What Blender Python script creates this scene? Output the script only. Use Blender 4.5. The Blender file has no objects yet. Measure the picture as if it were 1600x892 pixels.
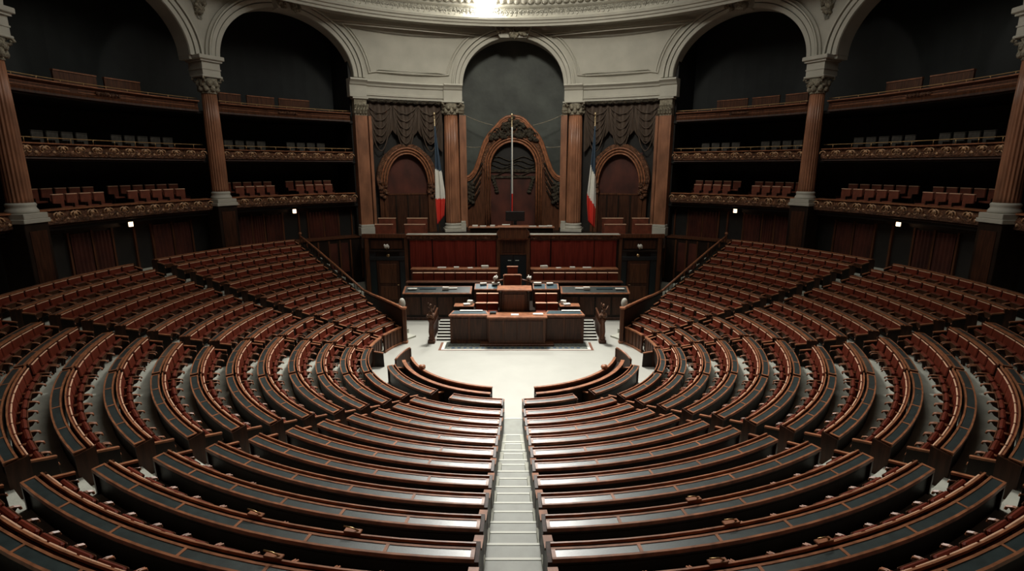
import bpy, bmesh, math, random
from mathutils import Vector, Matrix
random.seed(7)
PI = math.pi
sc = bpy.context.scene
C = sc.collection
def rad(d): return d*PI/180.0

# ------------------------------------------------------------------ camera
cam = bpy.data.objects.new('camera', bpy.data.cameras.new('camera'))
C.objects.link(cam); sc.camera = cam
cam.location = (0.0, -21.39, 8.32)
cam.rotation_euler = (rad(90-12.69), 0, 0)
cam.data.sensor_width = 36.0
cam.data.lens = 826.0/1600.0*36.0
cam.data.shift_x = -0.0012
cam.data.clip_end = 200
# ------------------------------------------------------------------ exposure
sc.view_settings.view_transform = 'Standard'
sc.view_settings.look = 'None'
sc.view_settings.gamma = 1.0
sc.view_settings.exposure = 0.0
sc.view_settings.use_curve_mapping = False
# ------------------------------------------------------------------ world
w = bpy.data.worlds.new('world'); sc.world = w; w.use_nodes = True
bg = w.node_tree.nodes['Background']
bg.inputs[0].default_value = (0.55, 0.75, 0.8, 1); bg.inputs[1].default_value = 0.006
# ------------------------------------------------------------------ lights of the hall and two added fills
def area_light(name, loc, size, power, color, spread=180, target=None):
    d = bpy.data.lights.new(name, 'AREA'); d.shape = 'DISK'; d.size = size
    d.energy = power; d.color = color; d.spread = rad(spread)
    o = bpy.data.objects.new(name, d); C.objects.link(o); o.location = loc
    if target is not None:
        o.rotation_euler = (Vector(target)-Vector(loc)).to_track_quat('-Z', 'Y').to_euler()
    return o
SKY_POWER = 820
area_light('skylight_daylight', (0, 0, 23.45), 21.6, SKY_POWER, (1.0, 0.97, 0.88), 180)
area_light('desk_glint_fill', (0, 9.2, 23.2), 4.0, 2000, (1.0, 0.98, 0.92), 64, (0, -4.5, 0))  # added unseen source: glints on the desk tops, brighter central floor
ws = bpy.data.lights.new('back_wall_fill', 'SPOT'); ws.energy = 6500; ws.color = (1.0, .95, .82)  # added unseen spot that brightens the plaster and columns of the back wall
ws.spot_size = rad(88); ws.spot_blend = 1.0; ws.shadow_soft_size = 1.2
wo = bpy.data.objects.new('back_wall_fill', ws); C.objects.link(wo); wo.location = (0, 0.5, 22.6)
wo.rotation_euler = (Vector((0, 20, 13.5))-Vector(wo.location)).to_track_quat('-Z', 'Y').to_euler()
# beam of the floodlight that stands on the cornice
sd = bpy.data.lights.new('floodlight_beam', 'SPOT'); sd.energy = 6500; sd.color = (1, .98, .91)
sd.spot_size = rad(68); sd.spot_blend = 1.0; sd.shadow_soft_size = .55
so = bpy.data.objects.new('floodlight_beam', sd); C.objects.link(so); so.location = (-1.85, 17.25, 19.15)
so.rotation_euler = (Vector((0, -3.5, 0))-Vector(so.location)).to_track_quat('-Z', 'Y').to_euler()

# ------------------------------------------------------------------ materials
MATS = {}
def mat(name, col, rough=0.5, metal=0.0, noise=None, bump=None, spec=0.5, coat=0.0, emit=None, sheen=0.0):
    """noise=(scale, amount, stretch) varies the albedo; bump=(scale, strength, dist)"""
    m = bpy.data.materials.new(name); m.use_nodes = True
    nt = m.node_tree; b = nt.nodes['Principled BSDF']
    b.inputs['Base Color'].default_value = (*col, 1)
    b.inputs['Roughness'].default_value = rough
    b.inputs['Metallic'].default_value = metal
    b.inputs['Specular IOR Level'].default_value = spec
    b.inputs['Coat Weight'].default_value = coat
    b.inputs['Coat Roughness'].default_value = 0.25
    b.inputs['Sheen Weight'].default_value = sheen
    if emit:
        b.inputs['Emission Color'].default_value = (*emit[0], 1)
        b.inputs['Emission Strength'].default_value = emit[1]
    tc = nt.nodes.new('ShaderNodeTexCoord')
    if noise:
        mp = nt.nodes.new('ShaderNodeMapping'); mp.inputs['Scale'].default_value = noise[2] if len(noise) > 2 else (1, 1, 1)
        nt.links.new(tc.outputs['Object'], mp.inputs[0])
        n = nt.nodes.new('ShaderNodeTexNoise'); n.inputs['Scale'].default_value = noise[0]; n.inputs['Detail'].default_value = 5
        nt.links.new(mp.outputs[0], n.inputs['Vector'])
        r = nt.nodes.new('ShaderNodeValToRGB')
        a = noise[1]
        r.color_ramp.elements[0].position = 0.3; r.color_ramp.elements[1].position = 0.72
        r.color_ramp.elements[0].color = (*[max(0, c*(1-a)) for c in col], 1)
        r.color_ramp.elements[1].color = (*[min(1, c*(1+a)) for c in col], 1)
        nt.links.new(n.outputs[0], r.inputs[0]); nt.links.new(r.outputs[0], b.inputs['Base Color'])
    if bump:
        n2 = nt.nodes.new('ShaderNodeTexNoise'); n2.inputs['Scale'].default_value = bump[0]; n2.inputs['Detail'].default_value = 3
        n2.inputs['Distortion'].default_value = bump[3] if len(bump) > 3 else 0
        nt.links.new(tc.outputs['Object'], n2.inputs['Vector'])
        bp = nt.nodes.new('ShaderNodeBump'); bp.inputs['Strength'].default_value = bump[1]; bp.inputs['Distance'].default_value = bump[2]
        nt.links.new(n2.outputs[0], bp.inputs['Height']); nt.links.new(bp.outputs[0], b.inputs['Normal'])
    MATS[name] = m
    return m
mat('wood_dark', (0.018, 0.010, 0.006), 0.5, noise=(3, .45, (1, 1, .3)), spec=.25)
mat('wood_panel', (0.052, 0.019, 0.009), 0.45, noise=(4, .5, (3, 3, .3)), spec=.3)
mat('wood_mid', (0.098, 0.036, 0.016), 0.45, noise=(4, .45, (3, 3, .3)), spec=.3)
mat('wood_edge', (0.31, 0.120, 0.055), 0.44, noise=(5, .4), spec=.4, coat=.1)  # copper-brown wood, with the gloss highlights of edges put into its colour
mat('seat_red', (0.150, 0.025, 0.011), 0.55, noise=(2.5, .3), spec=.22)
mat('piping_highlight', (0.80, 0.50, 0.33), 0.4)  # pale tan trim: the light caught by cushion tops is put into its colour
mat('leather', (0.028, 0.042, 0.042), 0.36, noise=(6, .3), bump=(60, .15, .01), spec=.9, coat=1.0)
mat('leather_blue', (0.035, 0.07, 0.085), 0.36, noise=(6, .25))
mat('marble', (0.44, 0.435, 0.39), 0.45, noise=(.9, .05), spec=.35)
mat('carpet', (0.50, 0.50, 0.43), 0.95, noise=(2.2, .16), bump=(30, .3, .02), spec=.1)
mat('nosing', (0.66, 0.66, 0.58), 0.6)
mat('plaster', (0.45, 0.43, 0.365), 0.75, noise=(.8, .10), bump=(7, .12, .03))
mat('plaster_light', (0.49, 0.47, 0.40), 0.7, noise=(1.2, .08))
mat('plaster_relief', (0.42, 0.40, 0.33), 0.75, noise=(4, .25), bump=(4.5, 1.0, .25, 2.5))
mat('capital', (0.34, 0.30, 0.22), 0.65, noise=(7, .35), bump=(9, .9, .12, 1.5))
mat('column_marble', (0.30, 0.13, 0.068), 0.42, noise=(2.0, .35, (1, 1, .4)), coat=.15)
mat('carved_wood', (0.20, 0.088, 0.044), 0.42, noise=(5, .6), bump=(6.5, 1.0, .2, 2.2))
mat('glint_wood', (0.55, 0.32, 0.17), 0.32, noise=(6, .5), coat=.4)  # glints on the balcony carving, painted as a brighter wood tone
mat('carved_dark', (0.07, 0.055, 0.035), 0.5, noise=(6, .5), bump=(7, 1.0, .2, 2.0))
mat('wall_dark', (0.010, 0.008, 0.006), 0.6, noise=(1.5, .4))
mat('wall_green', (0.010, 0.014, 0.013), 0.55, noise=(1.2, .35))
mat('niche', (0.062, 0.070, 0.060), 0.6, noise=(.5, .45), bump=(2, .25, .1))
mat('drape', (0.075, 0.050, 0.034), 0.75, noise=(3, .3, (3, 3, .4)))
mat('curtain', (0.165, 0.022, 0.013), 0.8, noise=(4, .25, (3, 3, .25)), spec=.15)
mat('stair_carpet', (0.25, 0.255, 0.22), 0.55, noise=(3, .12), spec=.5)
mat('door_red', (0.075, 0.018, 0.010), 0.5, noise=(1.2, .5, (1, 1, .6)))
mat('door_black', (0.010, 0.016, 0.019), 0.35)
mat('brass', (0.62, 0.42, 0.20), 0.3, metal=.9)
mat('gold', (0.55, 0.42, 0.24), 0.35, metal=.8)
mat('paper', (0.72, 0.70, 0.63), 0.7)
mat('black_gloss', (0.012, 0.013, 0.014), 0.25)
mat('flag_blue', (0.035, 0.060, 0.092), 0.75)
mat('flag_white', (0.80, 0.79, 0.72), 0.75)
mat('flag_red', (0.75, 0.045, 0.028), 0.7)
mat('rug', (0.13, 0.14, 0.12), 0.95, noise=(9, .5))
mat('rug_blue', (0.04, 0.065, 0.10), 0.95, noise=(12, .6))
mat('rug_rust', (0.20, 0.085, 0.05), 0.95)
mat('grey_seat', (0.06, 0.055, 0.045), 0.45, noise=(5, .4))
mat('gallery_red', (0.20, 0.055, 0.030), 0.45, noise=(3, .3))
mat('lamp_glow', (1, .9, .7), 0.5, emit=((1, .70, .46), 3.2))
mat('flood_glow', (1, 1, 1), 0.5, emit=((1, .97, .9), 60))
mat('glass_pane', (0.7, 0.72, 0.7), 0.3, emit=((1, .985, .92), 1.0))

# ------------------------------------------------------------------ mesh building
class MB:
    def __init__(s): s.v = []; s.f = []; s.m = []; s.sm = []; s.mats = []
    def mi(s, name):
        if name not in s.mats: s.mats.append(name)
        return s.mats.index(name)
    def add(s, vs, fs, m, smooth=False, M=None):
        o = len(s.v); k = s.mi(m)
        if M is not None: vs = [tuple(M @ Vector(p)) for p in vs]
        s.v += [tuple(p) for p in vs]
        for f in fs: s.f.append([i+o for i in f]); s.m.append(k); s.sm.append(smooth)
        return s
    def box(s, x0, x1, y0, y1, z0, z1, m, M=None, bev=0.0):
        if bev > 0:
            b = min(bev, (x1-x0)*.45, (y1-y0)*.45, (z1-z0)*.45)
            # chamfered box: three nested shells
            vs = []; 
            for sx in (0, 1):
                for sy in (0, 1):
                    for sz in (0, 1):
                        X, Y, Z = (x0, x1)[sx], (y0, y1)[sy], (z0, z1)[sz]
                        dx, dy, dz = (b, -b)[sx], (b, -b)[sy], (b, -b)[sz]
                        vs += [(X, Y+dy, Z+dz), (X+dx, Y, Z+dz), (X+dx, Y+dy, Z)]
            def I(a, b_, c, k): return ((a*2+b_)*2+c)*3+k
            fs = []
            for a in (0, 1):
                fs.append([I(a, 0, 0, 0), I(a, 1, 0, 0), I(a, 1, 1, 0), I(a, 0, 1, 0)])
                fs.append([I(0, a, 0, 1), I(1, a, 0, 1), I(1, a, 1, 1), I(0, a, 1, 1)])
                fs.append([I(0, 0, a, 2), I(1, 0, a, 2), I(1, 1, a, 2), I(0, 1, a, 2)])
            for a in (0, 1):
                for c in (0, 1):
                    fs.append([I(a, c, 0, 0), I(a, c, 1, 0), I(a, c, 1, 1), I(a, c, 0, 1)])
                    fs.append([I(a, 0, c, 0), I(a, 1, c, 0), I(a, 1, c, 2), I(a, 0, c, 2)])
                    fs.append([I(0, a, c, 1), I(1, a, c, 1), I(1, a, c, 2), I(0, a, c, 2)])
                    for e in (0, 1): fs.append([I(a, c, e, 0), I(a, c, e, 1), I(a, c, e, 2)])
            return s.add(vs, fs, m, False, M)
        vs = [(x0, y0, z0), (x1, y0, z0), (x1, y1, z0), (x0, y1, z0), (x0, y0, z1), (x1, y0, z1), (x1, y1, z1), (x0, y1, z1)]
        return s.add(vs, [(0, 3, 2, 1), (4, 5, 6, 7), (0, 1, 5, 4), (1, 2, 6, 5), (2, 3, 7, 6), (3, 0, 4, 7)], m, False, M)
    def sweep(s, prof, a0, a1, n, m, side=1, smooth=False, caps=True, closed=True, off=None):
        """polar sweep of (r,z) profile around the hall's axis, angle from +y; off(t)->(dr,dz)"""
        P = len(prof); vs = []
        for i in range(n+1):
            t = i/n; a = rad(a0+(a1-a0)*t); d = off(t) if off else (0, 0)
            for r, z in prof:
                R = r+d[0]; vs.append((side*R*math.sin(a), R*math.cos(a), z+d[1]))
        fs = []
        for i in range(n):
            for j in range(P if closed else P-1):
                k = (j+1) % P
                fs.append((i*P+j, i*P+k, (i+1)*P+k, (i+1)*P+j))
        if caps and closed: fs += [tuple(range(P)), tuple(n*P+j for j in range(P))]
        return s.add(vs, fs, m, smooth)
    def rail(s, r0, r1, z0, z1, a0, a1, n, m, side=1):
        return s.sweep([(r0, z0), (r1, z0), (r1, z1), (r0, z1)], a0, a1, n, m, side)
    def lathe(s, prof, c, n, m, smooth=True, flutes=0, fd=0.0, M=None):
        vs = []; P = len(prof)
        for r, z in prof:
            for i in range(n):
                a = 2*PI*i/n
                rr = r*(1-fd*(0.5-0.5*math.cos(a*flutes))) if flutes else r
                vs.append((c[0]+rr*math.cos(a), c[1]+rr*math.sin(a), c[2]+z))
        fs = [(j*n+i, j*n+(i+1) % n, (j+1)*n+(i+1) % n, (j+1)*n+i) for j in range(P-1) for i in range(n)]
        fs += [tuple(range(n)), tuple((P-1)*n+i for i in range(n))]
        return s.add(vs, fs, m, smooth, M)
    def tube(s, pts, r, m, n=6, smooth=True, M=None, cap=True):
        pts = [Vector(p) for p in pts]; vs = []; up = Vector((0, 0, 1))
        rs = r if isinstance(r, (list, tuple)) else [r]*len(pts)
        for i, p in enumerate(pts):
            t = (pts[min(i+1, len(pts)-1)]-pts[max(i-1, 0)]).normalized()
            u = t.cross(up)
            if u.length < 1e-3: u = t.cross(Vector((1, 0, 0)))
            u.normalize(); v = t.cross(u)
            for k in range(n):
                a = 2*PI*k/n+PI/n; vs.append(tuple(p+rs[i]*(math.cos(a)*u+math.sin(a)*v)))
        fs = [(i*n+k, i*n+(k+1) % n, (i+1)*n+(k+1) % n, (i+1)*n+k) for i in range(len(pts)-1) for k in range(n)]
        if cap: fs += [tuple(range(n)), tuple((len(pts)-1)*n+k for k in range(n))]
        return s.add(vs, fs, m, smooth, M)
    def prism(s, poly, y0, y1, m, M=None):
        """(x,z) polygon extruded along y"""
        n = len(poly)
        vs = [(x, y0, z) for x, z in poly]+[(x, y1, z) for x, z in poly]
        fs = [tuple(range(n)), tuple(range(n, 2*n))]+[(i, (i+1) % n, n+(i+1) % n, n+i) for i in range(n)]
        return s.add(vs, fs, m, False, M)
    def blob(s, c, r, m, seed=0, n=10, amp=.25):
        rn = random.Random(seed); ph = [rn.uniform(0, 6.28) for _ in range(6)]
        vs = []; 
        for j in range(1, n):
            t = PI*j/n
            for i in range(n*2):
                p = PI*i/n
                k = 1+amp*math.sin(3*p+ph[0])*math.sin(2*t+ph[1])+amp*.7*math.sin(5*p+ph[2])*math.sin(4*t+ph[3])
                vs.append((c[0]+r[0]*k*math.sin(t)*math.cos(p), c[1]+r[1]*k*math.sin(t)*math.sin(p), c[2]+r[2]*k*math.cos(t)))
        N = n*2; fs = [(j*N+i, j*N+(i+1) % N, (j+1)*N+(i+1) % N, (j+1)*N+i) for j in range(n-2) for i in range(N)]
        fs += [tuple(range(N)), tuple((n-2)*N+i for i in range(N))]
        return s.add(vs, fs, m, True)
    def mesh(s, name):
        me = bpy.data.meshes.new(name); me.from_pydata(s.v, [], s.f)
        for n in s.mats: me.materials.append(MATS[n])
        me.polygons.foreach_set('material_index', s.m); me.polygons.foreach_set('use_smooth', s.sm)
        bm = bmesh.new(); bm.from_mesh(me); bmesh.ops.recalc_face_normals(bm, faces=bm.faces); bm.to_mesh(me); bm.free()
        me.update(); return me
    def obj(s, name, parent=None, label=None, loc=None):
        o = bpy.data.objects.new(name, s.mesh(name)); C.objects.link(o)
        if parent is not None: o.parent = parent
        if loc is not None: o.location = loc
        if label: o['label'] = label
        return o
def tag(o, label, cat, group=None, kind=None):
    o['label'] = label; o['category'] = cat
    if group: o['group'] = group
    if kind: o['kind'] = kind
    return o
def struct(o): o['kind'] = 'structure'; return o
def empty(name, loc, rotz=0, label=None, cat=None, group=None):
    o = bpy.data.objects.new(name, None); C.objects.link(o); o.location = loc; o.rotation_euler = (0, 0, rotz)
    o.empty_display_size = .1
    if label: tag(o, label, cat, group)
    return o
def centred(name, mb, pos, parent=None):
    """link a mesh whose vertices are in world space under a parent at pos"""
    o = mb.obj(name, parent)
    if parent is not None and parent.type == 'EMPTY': o.matrix_parent_inverse = Matrix.Translation(-Vector(pos))
    return o
def dup(src, loc, rotz, label, group=None):
    r = src.copy(); C.objects.link(r); r.location = loc; r.rotation_euler = (0, 0, rotz); r['label'] = label
    if group: r['group'] = group
    for ch in src.children:
        c = ch.copy(); C.objects.link(c); c.parent = r
        for g in ch.children:
            d = g.copy(); C.objects.link(d); d.parent = c
    return r
def pol(R, a, side=1, z=0.0): return Vector((side*R*math.sin(rad(a)), R*math.cos(rad(a)), z))
SN = {-1: 'left', 1: 'right'}
ORD = 'zeroth first second third fourth fifth sixth seventh eighth ninth tenth eleventh twelfth thirteenth fourteenth fifteenth sixteenth seventeenth eighteenth nineteenth twentieth'.split()+['%dst' % i if i % 10 == 1 else '%dnd' % i if i % 10 == 2 else '%drd' % i if i % 10 == 3 else '%dth' % i for i in range(21, 60)]

# ------------------------------------------------------------------ hall dimensions (metres)
RING = [4.47, 5.18, 6.15, 6.92, 7.79, 8.71, 9.69, 10.62, 11.59, 12.57, 13.60, 14.62, 15.62, 16.58, 17.70, 18.90]
ZDESK = [.80, .72, .82, .90, 1.06, 1.27, 1.50, 1.71, 1.93, 2.17, 2.45, 2.72, 2.98, 3.24, 3.50, 3.73]
FLO = [max(0.0, z-.82) for z in ZDESK]
FLO[0] = FLO[1] = 0.0
FAR = [0, 0, 62.3, 59.5, 57, 56, 54.2, 52.6, 51.9, 51.3, 51.0, 50.6, 50.1, 49.7, 49.3, 48.6]   # rail end of each ring
A1, A2, B1, B2, C1, C2 = 74.6, 78.5, 102.2, 105.6, 143.2, 147.0
RW = 20.07           # face of the arcade
GAPX = [.76, .38, .40, .42, .44, .47, .49, .50, .51, .54, .56, .57, .58, .6, .6, .6]

# ================================================================== SETTING
f = MB()
n = 96
vs = [(0, 2, 0)]+[(11.5*math.sin(2*PI*i/n), 11.5*math.cos(2*PI*i/n), 0) for i in range(n)]
f.add(vs, [(0, 1+i, 1+(i+1) % n) for i in range(n)], 'marble')
struct(f.obj('floor'))
# terraces under the rings
for k in range(3, 16):
    r0 = RING[k-1]+.05; r1 = RING[k]+.05 if k < 15 else 21.2
    for side in (-1, 1):
        t = MB(); a0 = FAR[k]-rad(0)-(.95/RING[k])*180/PI
        if k == 15: a0 = 47.2
        t.sweep([(r0, -.05), (r1, -.05), (r1, FLO[k]), (r0, FLO[k])], a0, 178.0, 48, 'carpet', side)
        struct(t.obj('floor'))
# floor behind the hall's rail, in front of the back wall
t = MB(); t.box(-14.5, 14.5, 8.0, 19.5, -.06, -.005, 'carpet'); struct(t.obj('floor'))

# centre aisle staircase
st = empty('aisle_staircase', (0, -5, 0), 0, 'pale carpeted staircase climbing between the two central blocks of benches', 'stairs')
b = MB(); ys = []
y = 5.0
steps = [(5.0, .04)]
for k in range(3, 13):
    steps.append((RING[k-1]+.0, (FLO[k-1]+FLO[k])/2+.02)); steps.append((RING[k-1]+.5, FLO[k]+.02))
steps.append((RING[12], FLO[12]+.15)); steps.append((RING[12]+.5, FLO[13])); steps.append((17.6, FLO[13]))
for i in range(len(steps)-1):
    b = MB(); b.box(-.545-.004*i, .545+.004*i, -steps[i+1][0], -steps[i][0], -.02, max(steps[i][1], .03), 'stair_carpet')
    sp = centred('step', b, (0, -5, 0), st)
    yy, zz = steps[i]; b = MB(); b.box(-.53, .53, -yy-.045, -yy+.012, zz-.012 if i else .0, max(zz, .03)+.008, 'nosing')
    centred('nosing', b, (0, -5, 0), sp)

# ------------------------------------------------------------------ outer walls
def wall_sweep(name, R, th, z0, z1, a0, a1, m, side, n=40):
    t = MB(); t.sweep([(R, z0), (R+th, z0), (R+th, z1), (R, z1)], a0, a1, n, m, side); return struct(t.obj(name))
for side in (-1, 1):
    nm = 'wall_'+SN[side]
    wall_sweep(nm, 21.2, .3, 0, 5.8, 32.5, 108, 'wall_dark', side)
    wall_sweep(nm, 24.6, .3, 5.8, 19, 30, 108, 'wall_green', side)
    # partitions closing the galleries beside the tribune and at the far side
    t = MB(); a = rad(32.3)
    for aa in (33.2,):
        p0 = pol(20.45, aa, side); p1 = pol(24.6, aa, side)
        d = (p1-p0).normalized(); nn = Vector((-d.y, d.x, 0))*.12
        vs = [p0-nn, p1-nn, p1+nn, p0+nn]
        t.add([(v.x, v.y, 0) for v in vs]+[(v.x, v.y, 19) for v in vs], [(0, 1, 2, 3), (4, 5, 6, 7), (0, 1, 5, 4), (1, 2, 6, 5), (2, 3, 7, 6), (3, 0, 4, 7)], 'wall_dark')
    struct(t.obj(nm))
    # gallery slabs and the dark ceiling over the galleries
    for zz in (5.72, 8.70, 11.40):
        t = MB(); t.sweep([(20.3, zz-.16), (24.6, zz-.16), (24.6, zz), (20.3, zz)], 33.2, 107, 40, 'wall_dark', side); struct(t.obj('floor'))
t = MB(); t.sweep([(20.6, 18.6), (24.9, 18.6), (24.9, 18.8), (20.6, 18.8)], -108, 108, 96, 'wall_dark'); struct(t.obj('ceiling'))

# panelled wall under the galleries: pilaster strips, dado and red-brown curtain panels
for side in (-1, 1):
    t = MB()
    for a in [34, 36.6, 39.5, 42.5, 44.2, 47.2, 50.6, 52.8, 56, 63, 66, 69.2, 71.8, 75, 77.8, 81, 84]:
        t.rail(21.08, 21.2, 0 if a < 47 else 2.9, 5.6, a, a+.28, 1, 'wood_mid', side)
    t.rail(21.0, 21.2, 5.3, 5.56, 33.5, 104, 50, 'wood_dark', side)
    struct(t.obj('trim_1'))
    t = MB()
    for a0, a1 in [(36.9, 39.4), (39.8, 42.4), (50.9, 52.7), (53.1, 55.9), (47.5, 50.4), (63.4, 65.9), (66.4, 69.1), (75.4, 77.7), (78.2, 80.8)]:
        N = 24
        t.sweep([(21.1, 3.05), (21.1, 5.2)], a0, a1, N, 'door_red', side, True, False, False, off=lambda q: (.05*math.sin(q*28), 0))
    struct(t.obj('trim_2'))
    # the ledge and the lower wall beyond the rail
    t = MB(); t.rail(20.15, 21.2, 0, 3.30, 32.6, 46.2, 16, 'wood_dark', side)
    t.rail(20.05, 21.2, 3.30, 3.40, 32.4, 46.2, 16, 'wood_mid', side)
    for a in (33.2, 35.4, 37.6, 39.8, 42.0, 44.2): t.rail(20.09, 20.15, .3, 3.2, a, a+.3, 1, 'wood_mid', side)
    for a in (36.0, 38.2): t.rail(20.11, 20.15, .9, 3.0, a+.1, a+1.6, 3, 'door_red', side)
    struct(t.obj('wall_'+SN[side]))

# ------------------------------------------------------------------ the arcade: spandrel wall pierced by arches
ARCHES = [(-10.75, 10.75, 14.1, 3.35), (32.9, 57.1, 14.25, 3.5), (61.9, 87.0, 14.25, 3.5), (90.9, 112, 14.25, 3.5)]
def arch_z(a, a0, a1, zs, h):
    c = (a0+a1)/2; hw = (a1-a0)/2; t = (a-c)/hw
    if abs(t) >= 1: return None
    return zs+h*math.sqrt(1-t*t)
def low_z(a):
    a = abs(a)
    for i, (a0, a1, zs, h) in enumerate(ARCHES):
        z = arch_z(a, a0, a1, zs, h)
        if z is not None: return z
    return 14.05
t = MB()
def samples(lo, hi):
    s_ = set()
    for a0, a1, _, _ in ARCHES:
        for m0, m1 in ((a0, a1), (-a1, -a0)):
            for i in range(41):
                s_.add(round((m0+m1)/2-(m1-m0)/2*math.cos(PI*i/40), 4))
            s_.add(round(m0-.001, 4)); s_.add(round(m1+.001, 4))
    for i in range(109): s_.add(-108+2.0*i)
    return sorted(x for x in s_ if lo <= x <= hi)
SA = samples(-106, 106)
vs = []
for a in SA:
    zl = low_z(a)
    for R in (20.0, 20.95):
        p = pol(R, a); vs += [(p.x, p.y, zl), (p.x, p.y, 18.75)]
fs = []
for i in range(len(SA)-1):
    o = i*4; q = o+4
    fs += [(o, o+1, q+1, q), (o+2, o+3, q+3, q+2), (o, o+2, q+2, q), (o+1, o+3, q+3, q+1)]
t.add(vs, fs, 'plaster'); struct(t.obj('wall_back'))

# archivolt mouldings (each arch has its own) and keystones
def arch_pts(a0, a1, zs, h, grow, R, n=56, drop=0):
    c = (a0+a1)/2; hw = (a1-a0)/2+grow*180/PI/20.0; hh = h+grow
    out = []
    for i in range(n+1):
        th = PI*i/n
        out.append((c-hw*math.cos(th), zs+hh*math.sin(th), R))
    if drop: out = [(c-hw, zs-drop, R)]+out+[(c+hw, zs-drop, R)]
    return out
def band(mb, a0, a1, zs, h, g0, g1, R0, R1, m, side=1):
    """flat moulding between offsets g0..g1 standing proud of the wall, from R1 (wall) to R0 (front)"""
    A = arch_pts(a0, a1, zs, h, g0, 0); B = arch_pts(a0, a1, zs, h, g1, 0); vs = []
    for (aa, za, _), (ab, zb, _) in zip(A, B):
        for R, q, z in ((R1, aa, za), (R0, aa, za), (R0, ab, zb), (R1, ab, zb)):
            p = pol(R, q, side); vs.append((p.x, p.y, z))
    n_ = len(A); fs = []
    for i in range(n_-1):
        for j in range(4):
            k = (j+1) % 4; fs.append((i*4+j, i*4+k, i*4+4+k, i*4+4+j))
    fs += [(0, 1, 2, 3), tuple((n_-1)*4+j for j in range(4))]
    mb.add(vs, fs, m, False)
def archivolt(i, side):
    a0, a1, zs, h = ARCHES[i]
    t = MB()
    band(t, a0, a1, zs, h, .0, .24, 19.84, 20.0, 'plaster_light', side)
    band(t, a0, a1, zs, h, .30, .52, 19.80, 20.0, 'plaster_light', side)
    band(t, a0, a1, zs, h, .58, .66, 19.72, 20.0, 'plaster_light', side)
    band(t, a0, a1, zs, h, .66, .80, 19.86, 20.0, 'plaster', side)
    band(t, a0, a1, zs, h, -.02, .04, 19.9, 20.95, 'plaster', side)
    struct(t.obj('trim_3'))
archivolt(0, 1)
for side in (-1, 1):
    for i in (1, 2, 3): archivolt(i, side)
def keystone(a, side, z0, k=1.3):
    p = pol(19.5, a, side); t = MB()
    M = Matrix.Translation((p.x, p.y, 0)) @ Matrix.Rotation(-side*rad(a), 4, 'Z')
    e = empty('keystone', (p.x, p.y, z0), 0, None, None)
    t.prism([(-.50*k, z0-.12), (.50*k, z0-.12), (.72*k, z0+.74), (-.72*k, z0+.74)], -.25, .6, 'plaster_light', M)
    centred('block', t, (p.x, p.y, z0), e)
    t = MB()
    rn = random.Random(int(a*10))
    for q in range(26):
        x = rn.uniform(-.55, .55)*k; z = z0+rn.uniform(-.1, .66)
        v = M @ Vector((x, -.38, z)); t.blob(v, (.17, .14, .15), 'capital', q+int(a), 6, .4)
    for sx in (-1, 1):
        pts = []
        for q in range(16):
            an = q/15*2.6*PI; r_ = .24*(1-q/20)
            pts.append(M @ Vector((sx*(.50*k+r_*math.cos(an)), -.42, z0+.38+r_*math.sin(an))))
        t.tube(pts, .06, 'capital', 5)
    centred('carved_ornament', t, (p.x, p.y, z0), e)
    return e
tag(keystone(0, 1, 17.40, 1.9), 'carved plaster keystone at the crown of the central arch', 'keystone')
for side in (-1, 1):
    tag(keystone(45.0, side, 17.72), 'carved plaster keystone over the first large gallery arch on the %s' % SN[side], 'keystone')
    tag(keystone(74.0, side, 17.72), 'carved plaster keystone over the outermost gallery arch on the %s' % SN[side], 'keystone')
# framed spandrel panels and relief trophies
for side in (-1, 1):
    t = MB()
    def poly_tube(aa, rr, m):
        pts = [pol(19.93, a, side, z) for a, z in aa]; t.tube(pts, rr, m, 5)
    for o_, rr in ((0, .055), (.16, .035)):
        pts = [(15.3+o_*2.8, 14.72+o_), (28.4-o_*2.8, 14.72+o_)]
        for i in range(13):
            th = PI-(PI*.5)*(.05+.66*i/12); g = 1.05+o_; a0, a1, zs, h = ARCHES[1]
            c = (a0+a1)/2; hw = (a1-a0)/2+g*2.865
            pts.append((c+hw*math.cos(th), zs+(h+g)*math.sin(th)))
        pts.append((pts[-1][0]-.6, 17.62-o_)); 
        right = []
        for i in range(13):
            th = (PI*.5)*(.10+.66*i/12); g = 1.05+o_; a0, a1, zs, h = ARCHES[0]
            hw = a1+g*2.865
            right.append((hw*math.cos(th), zs+(h+g)*math.sin(th)))
        pts += [(right[-1][0]+.8, 17.62-o_)]+right[::-1]+[(15.3+o_*2.8, 14.72+o_)]
        pts = [(a, min(z, 17.62-o_)) for a, z in pts]
        poly_tube(pts, rr, 'plaster_light')
    struct(t.obj('trim_4'))
    t = MB(); N = 12
    for a_c in (59.5, 88.5):
        vs = []; fs = []
        for i in range(N+1):
            for j in range(N+1):
                z = 16.2+2.2*j/N; wdt = .35+2.6*(j/N)**1.4; a = a_c+(i/N-.5)*2*wdt
                dd = .10*abs(math.sin(i*1.7+j*.9))*abs(math.sin(j*1.3-i*.6)) if 0 < i < N and 0 < j < N else 0
                p = pol(19.94-dd, a, side); vs.append((p.x, p.y, z))
        for i in range(N):
            for j in range(N): fs.append((i*(N+1)+j, i*(N+1)+j+1, (i+1)*(N+1)+j+1, (i+1)*(N+1)+j))
        t.add(vs, fs, 'plaster_relief', True)
        rq = random.Random(int(a_c))
        for i in range(46):
            z = rq.uniform(16.5, 18.2); wdt = .2+2.1*((z-16.2)/2.2)**1.4; a = a_c+rq.uniform(-1, 1)*wdt
            t.blob(pol(19.86, a, side, z), (.17, .12, .15), 'capital', i, 5, .45)
    struct(t.obj('trim_5'))

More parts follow.
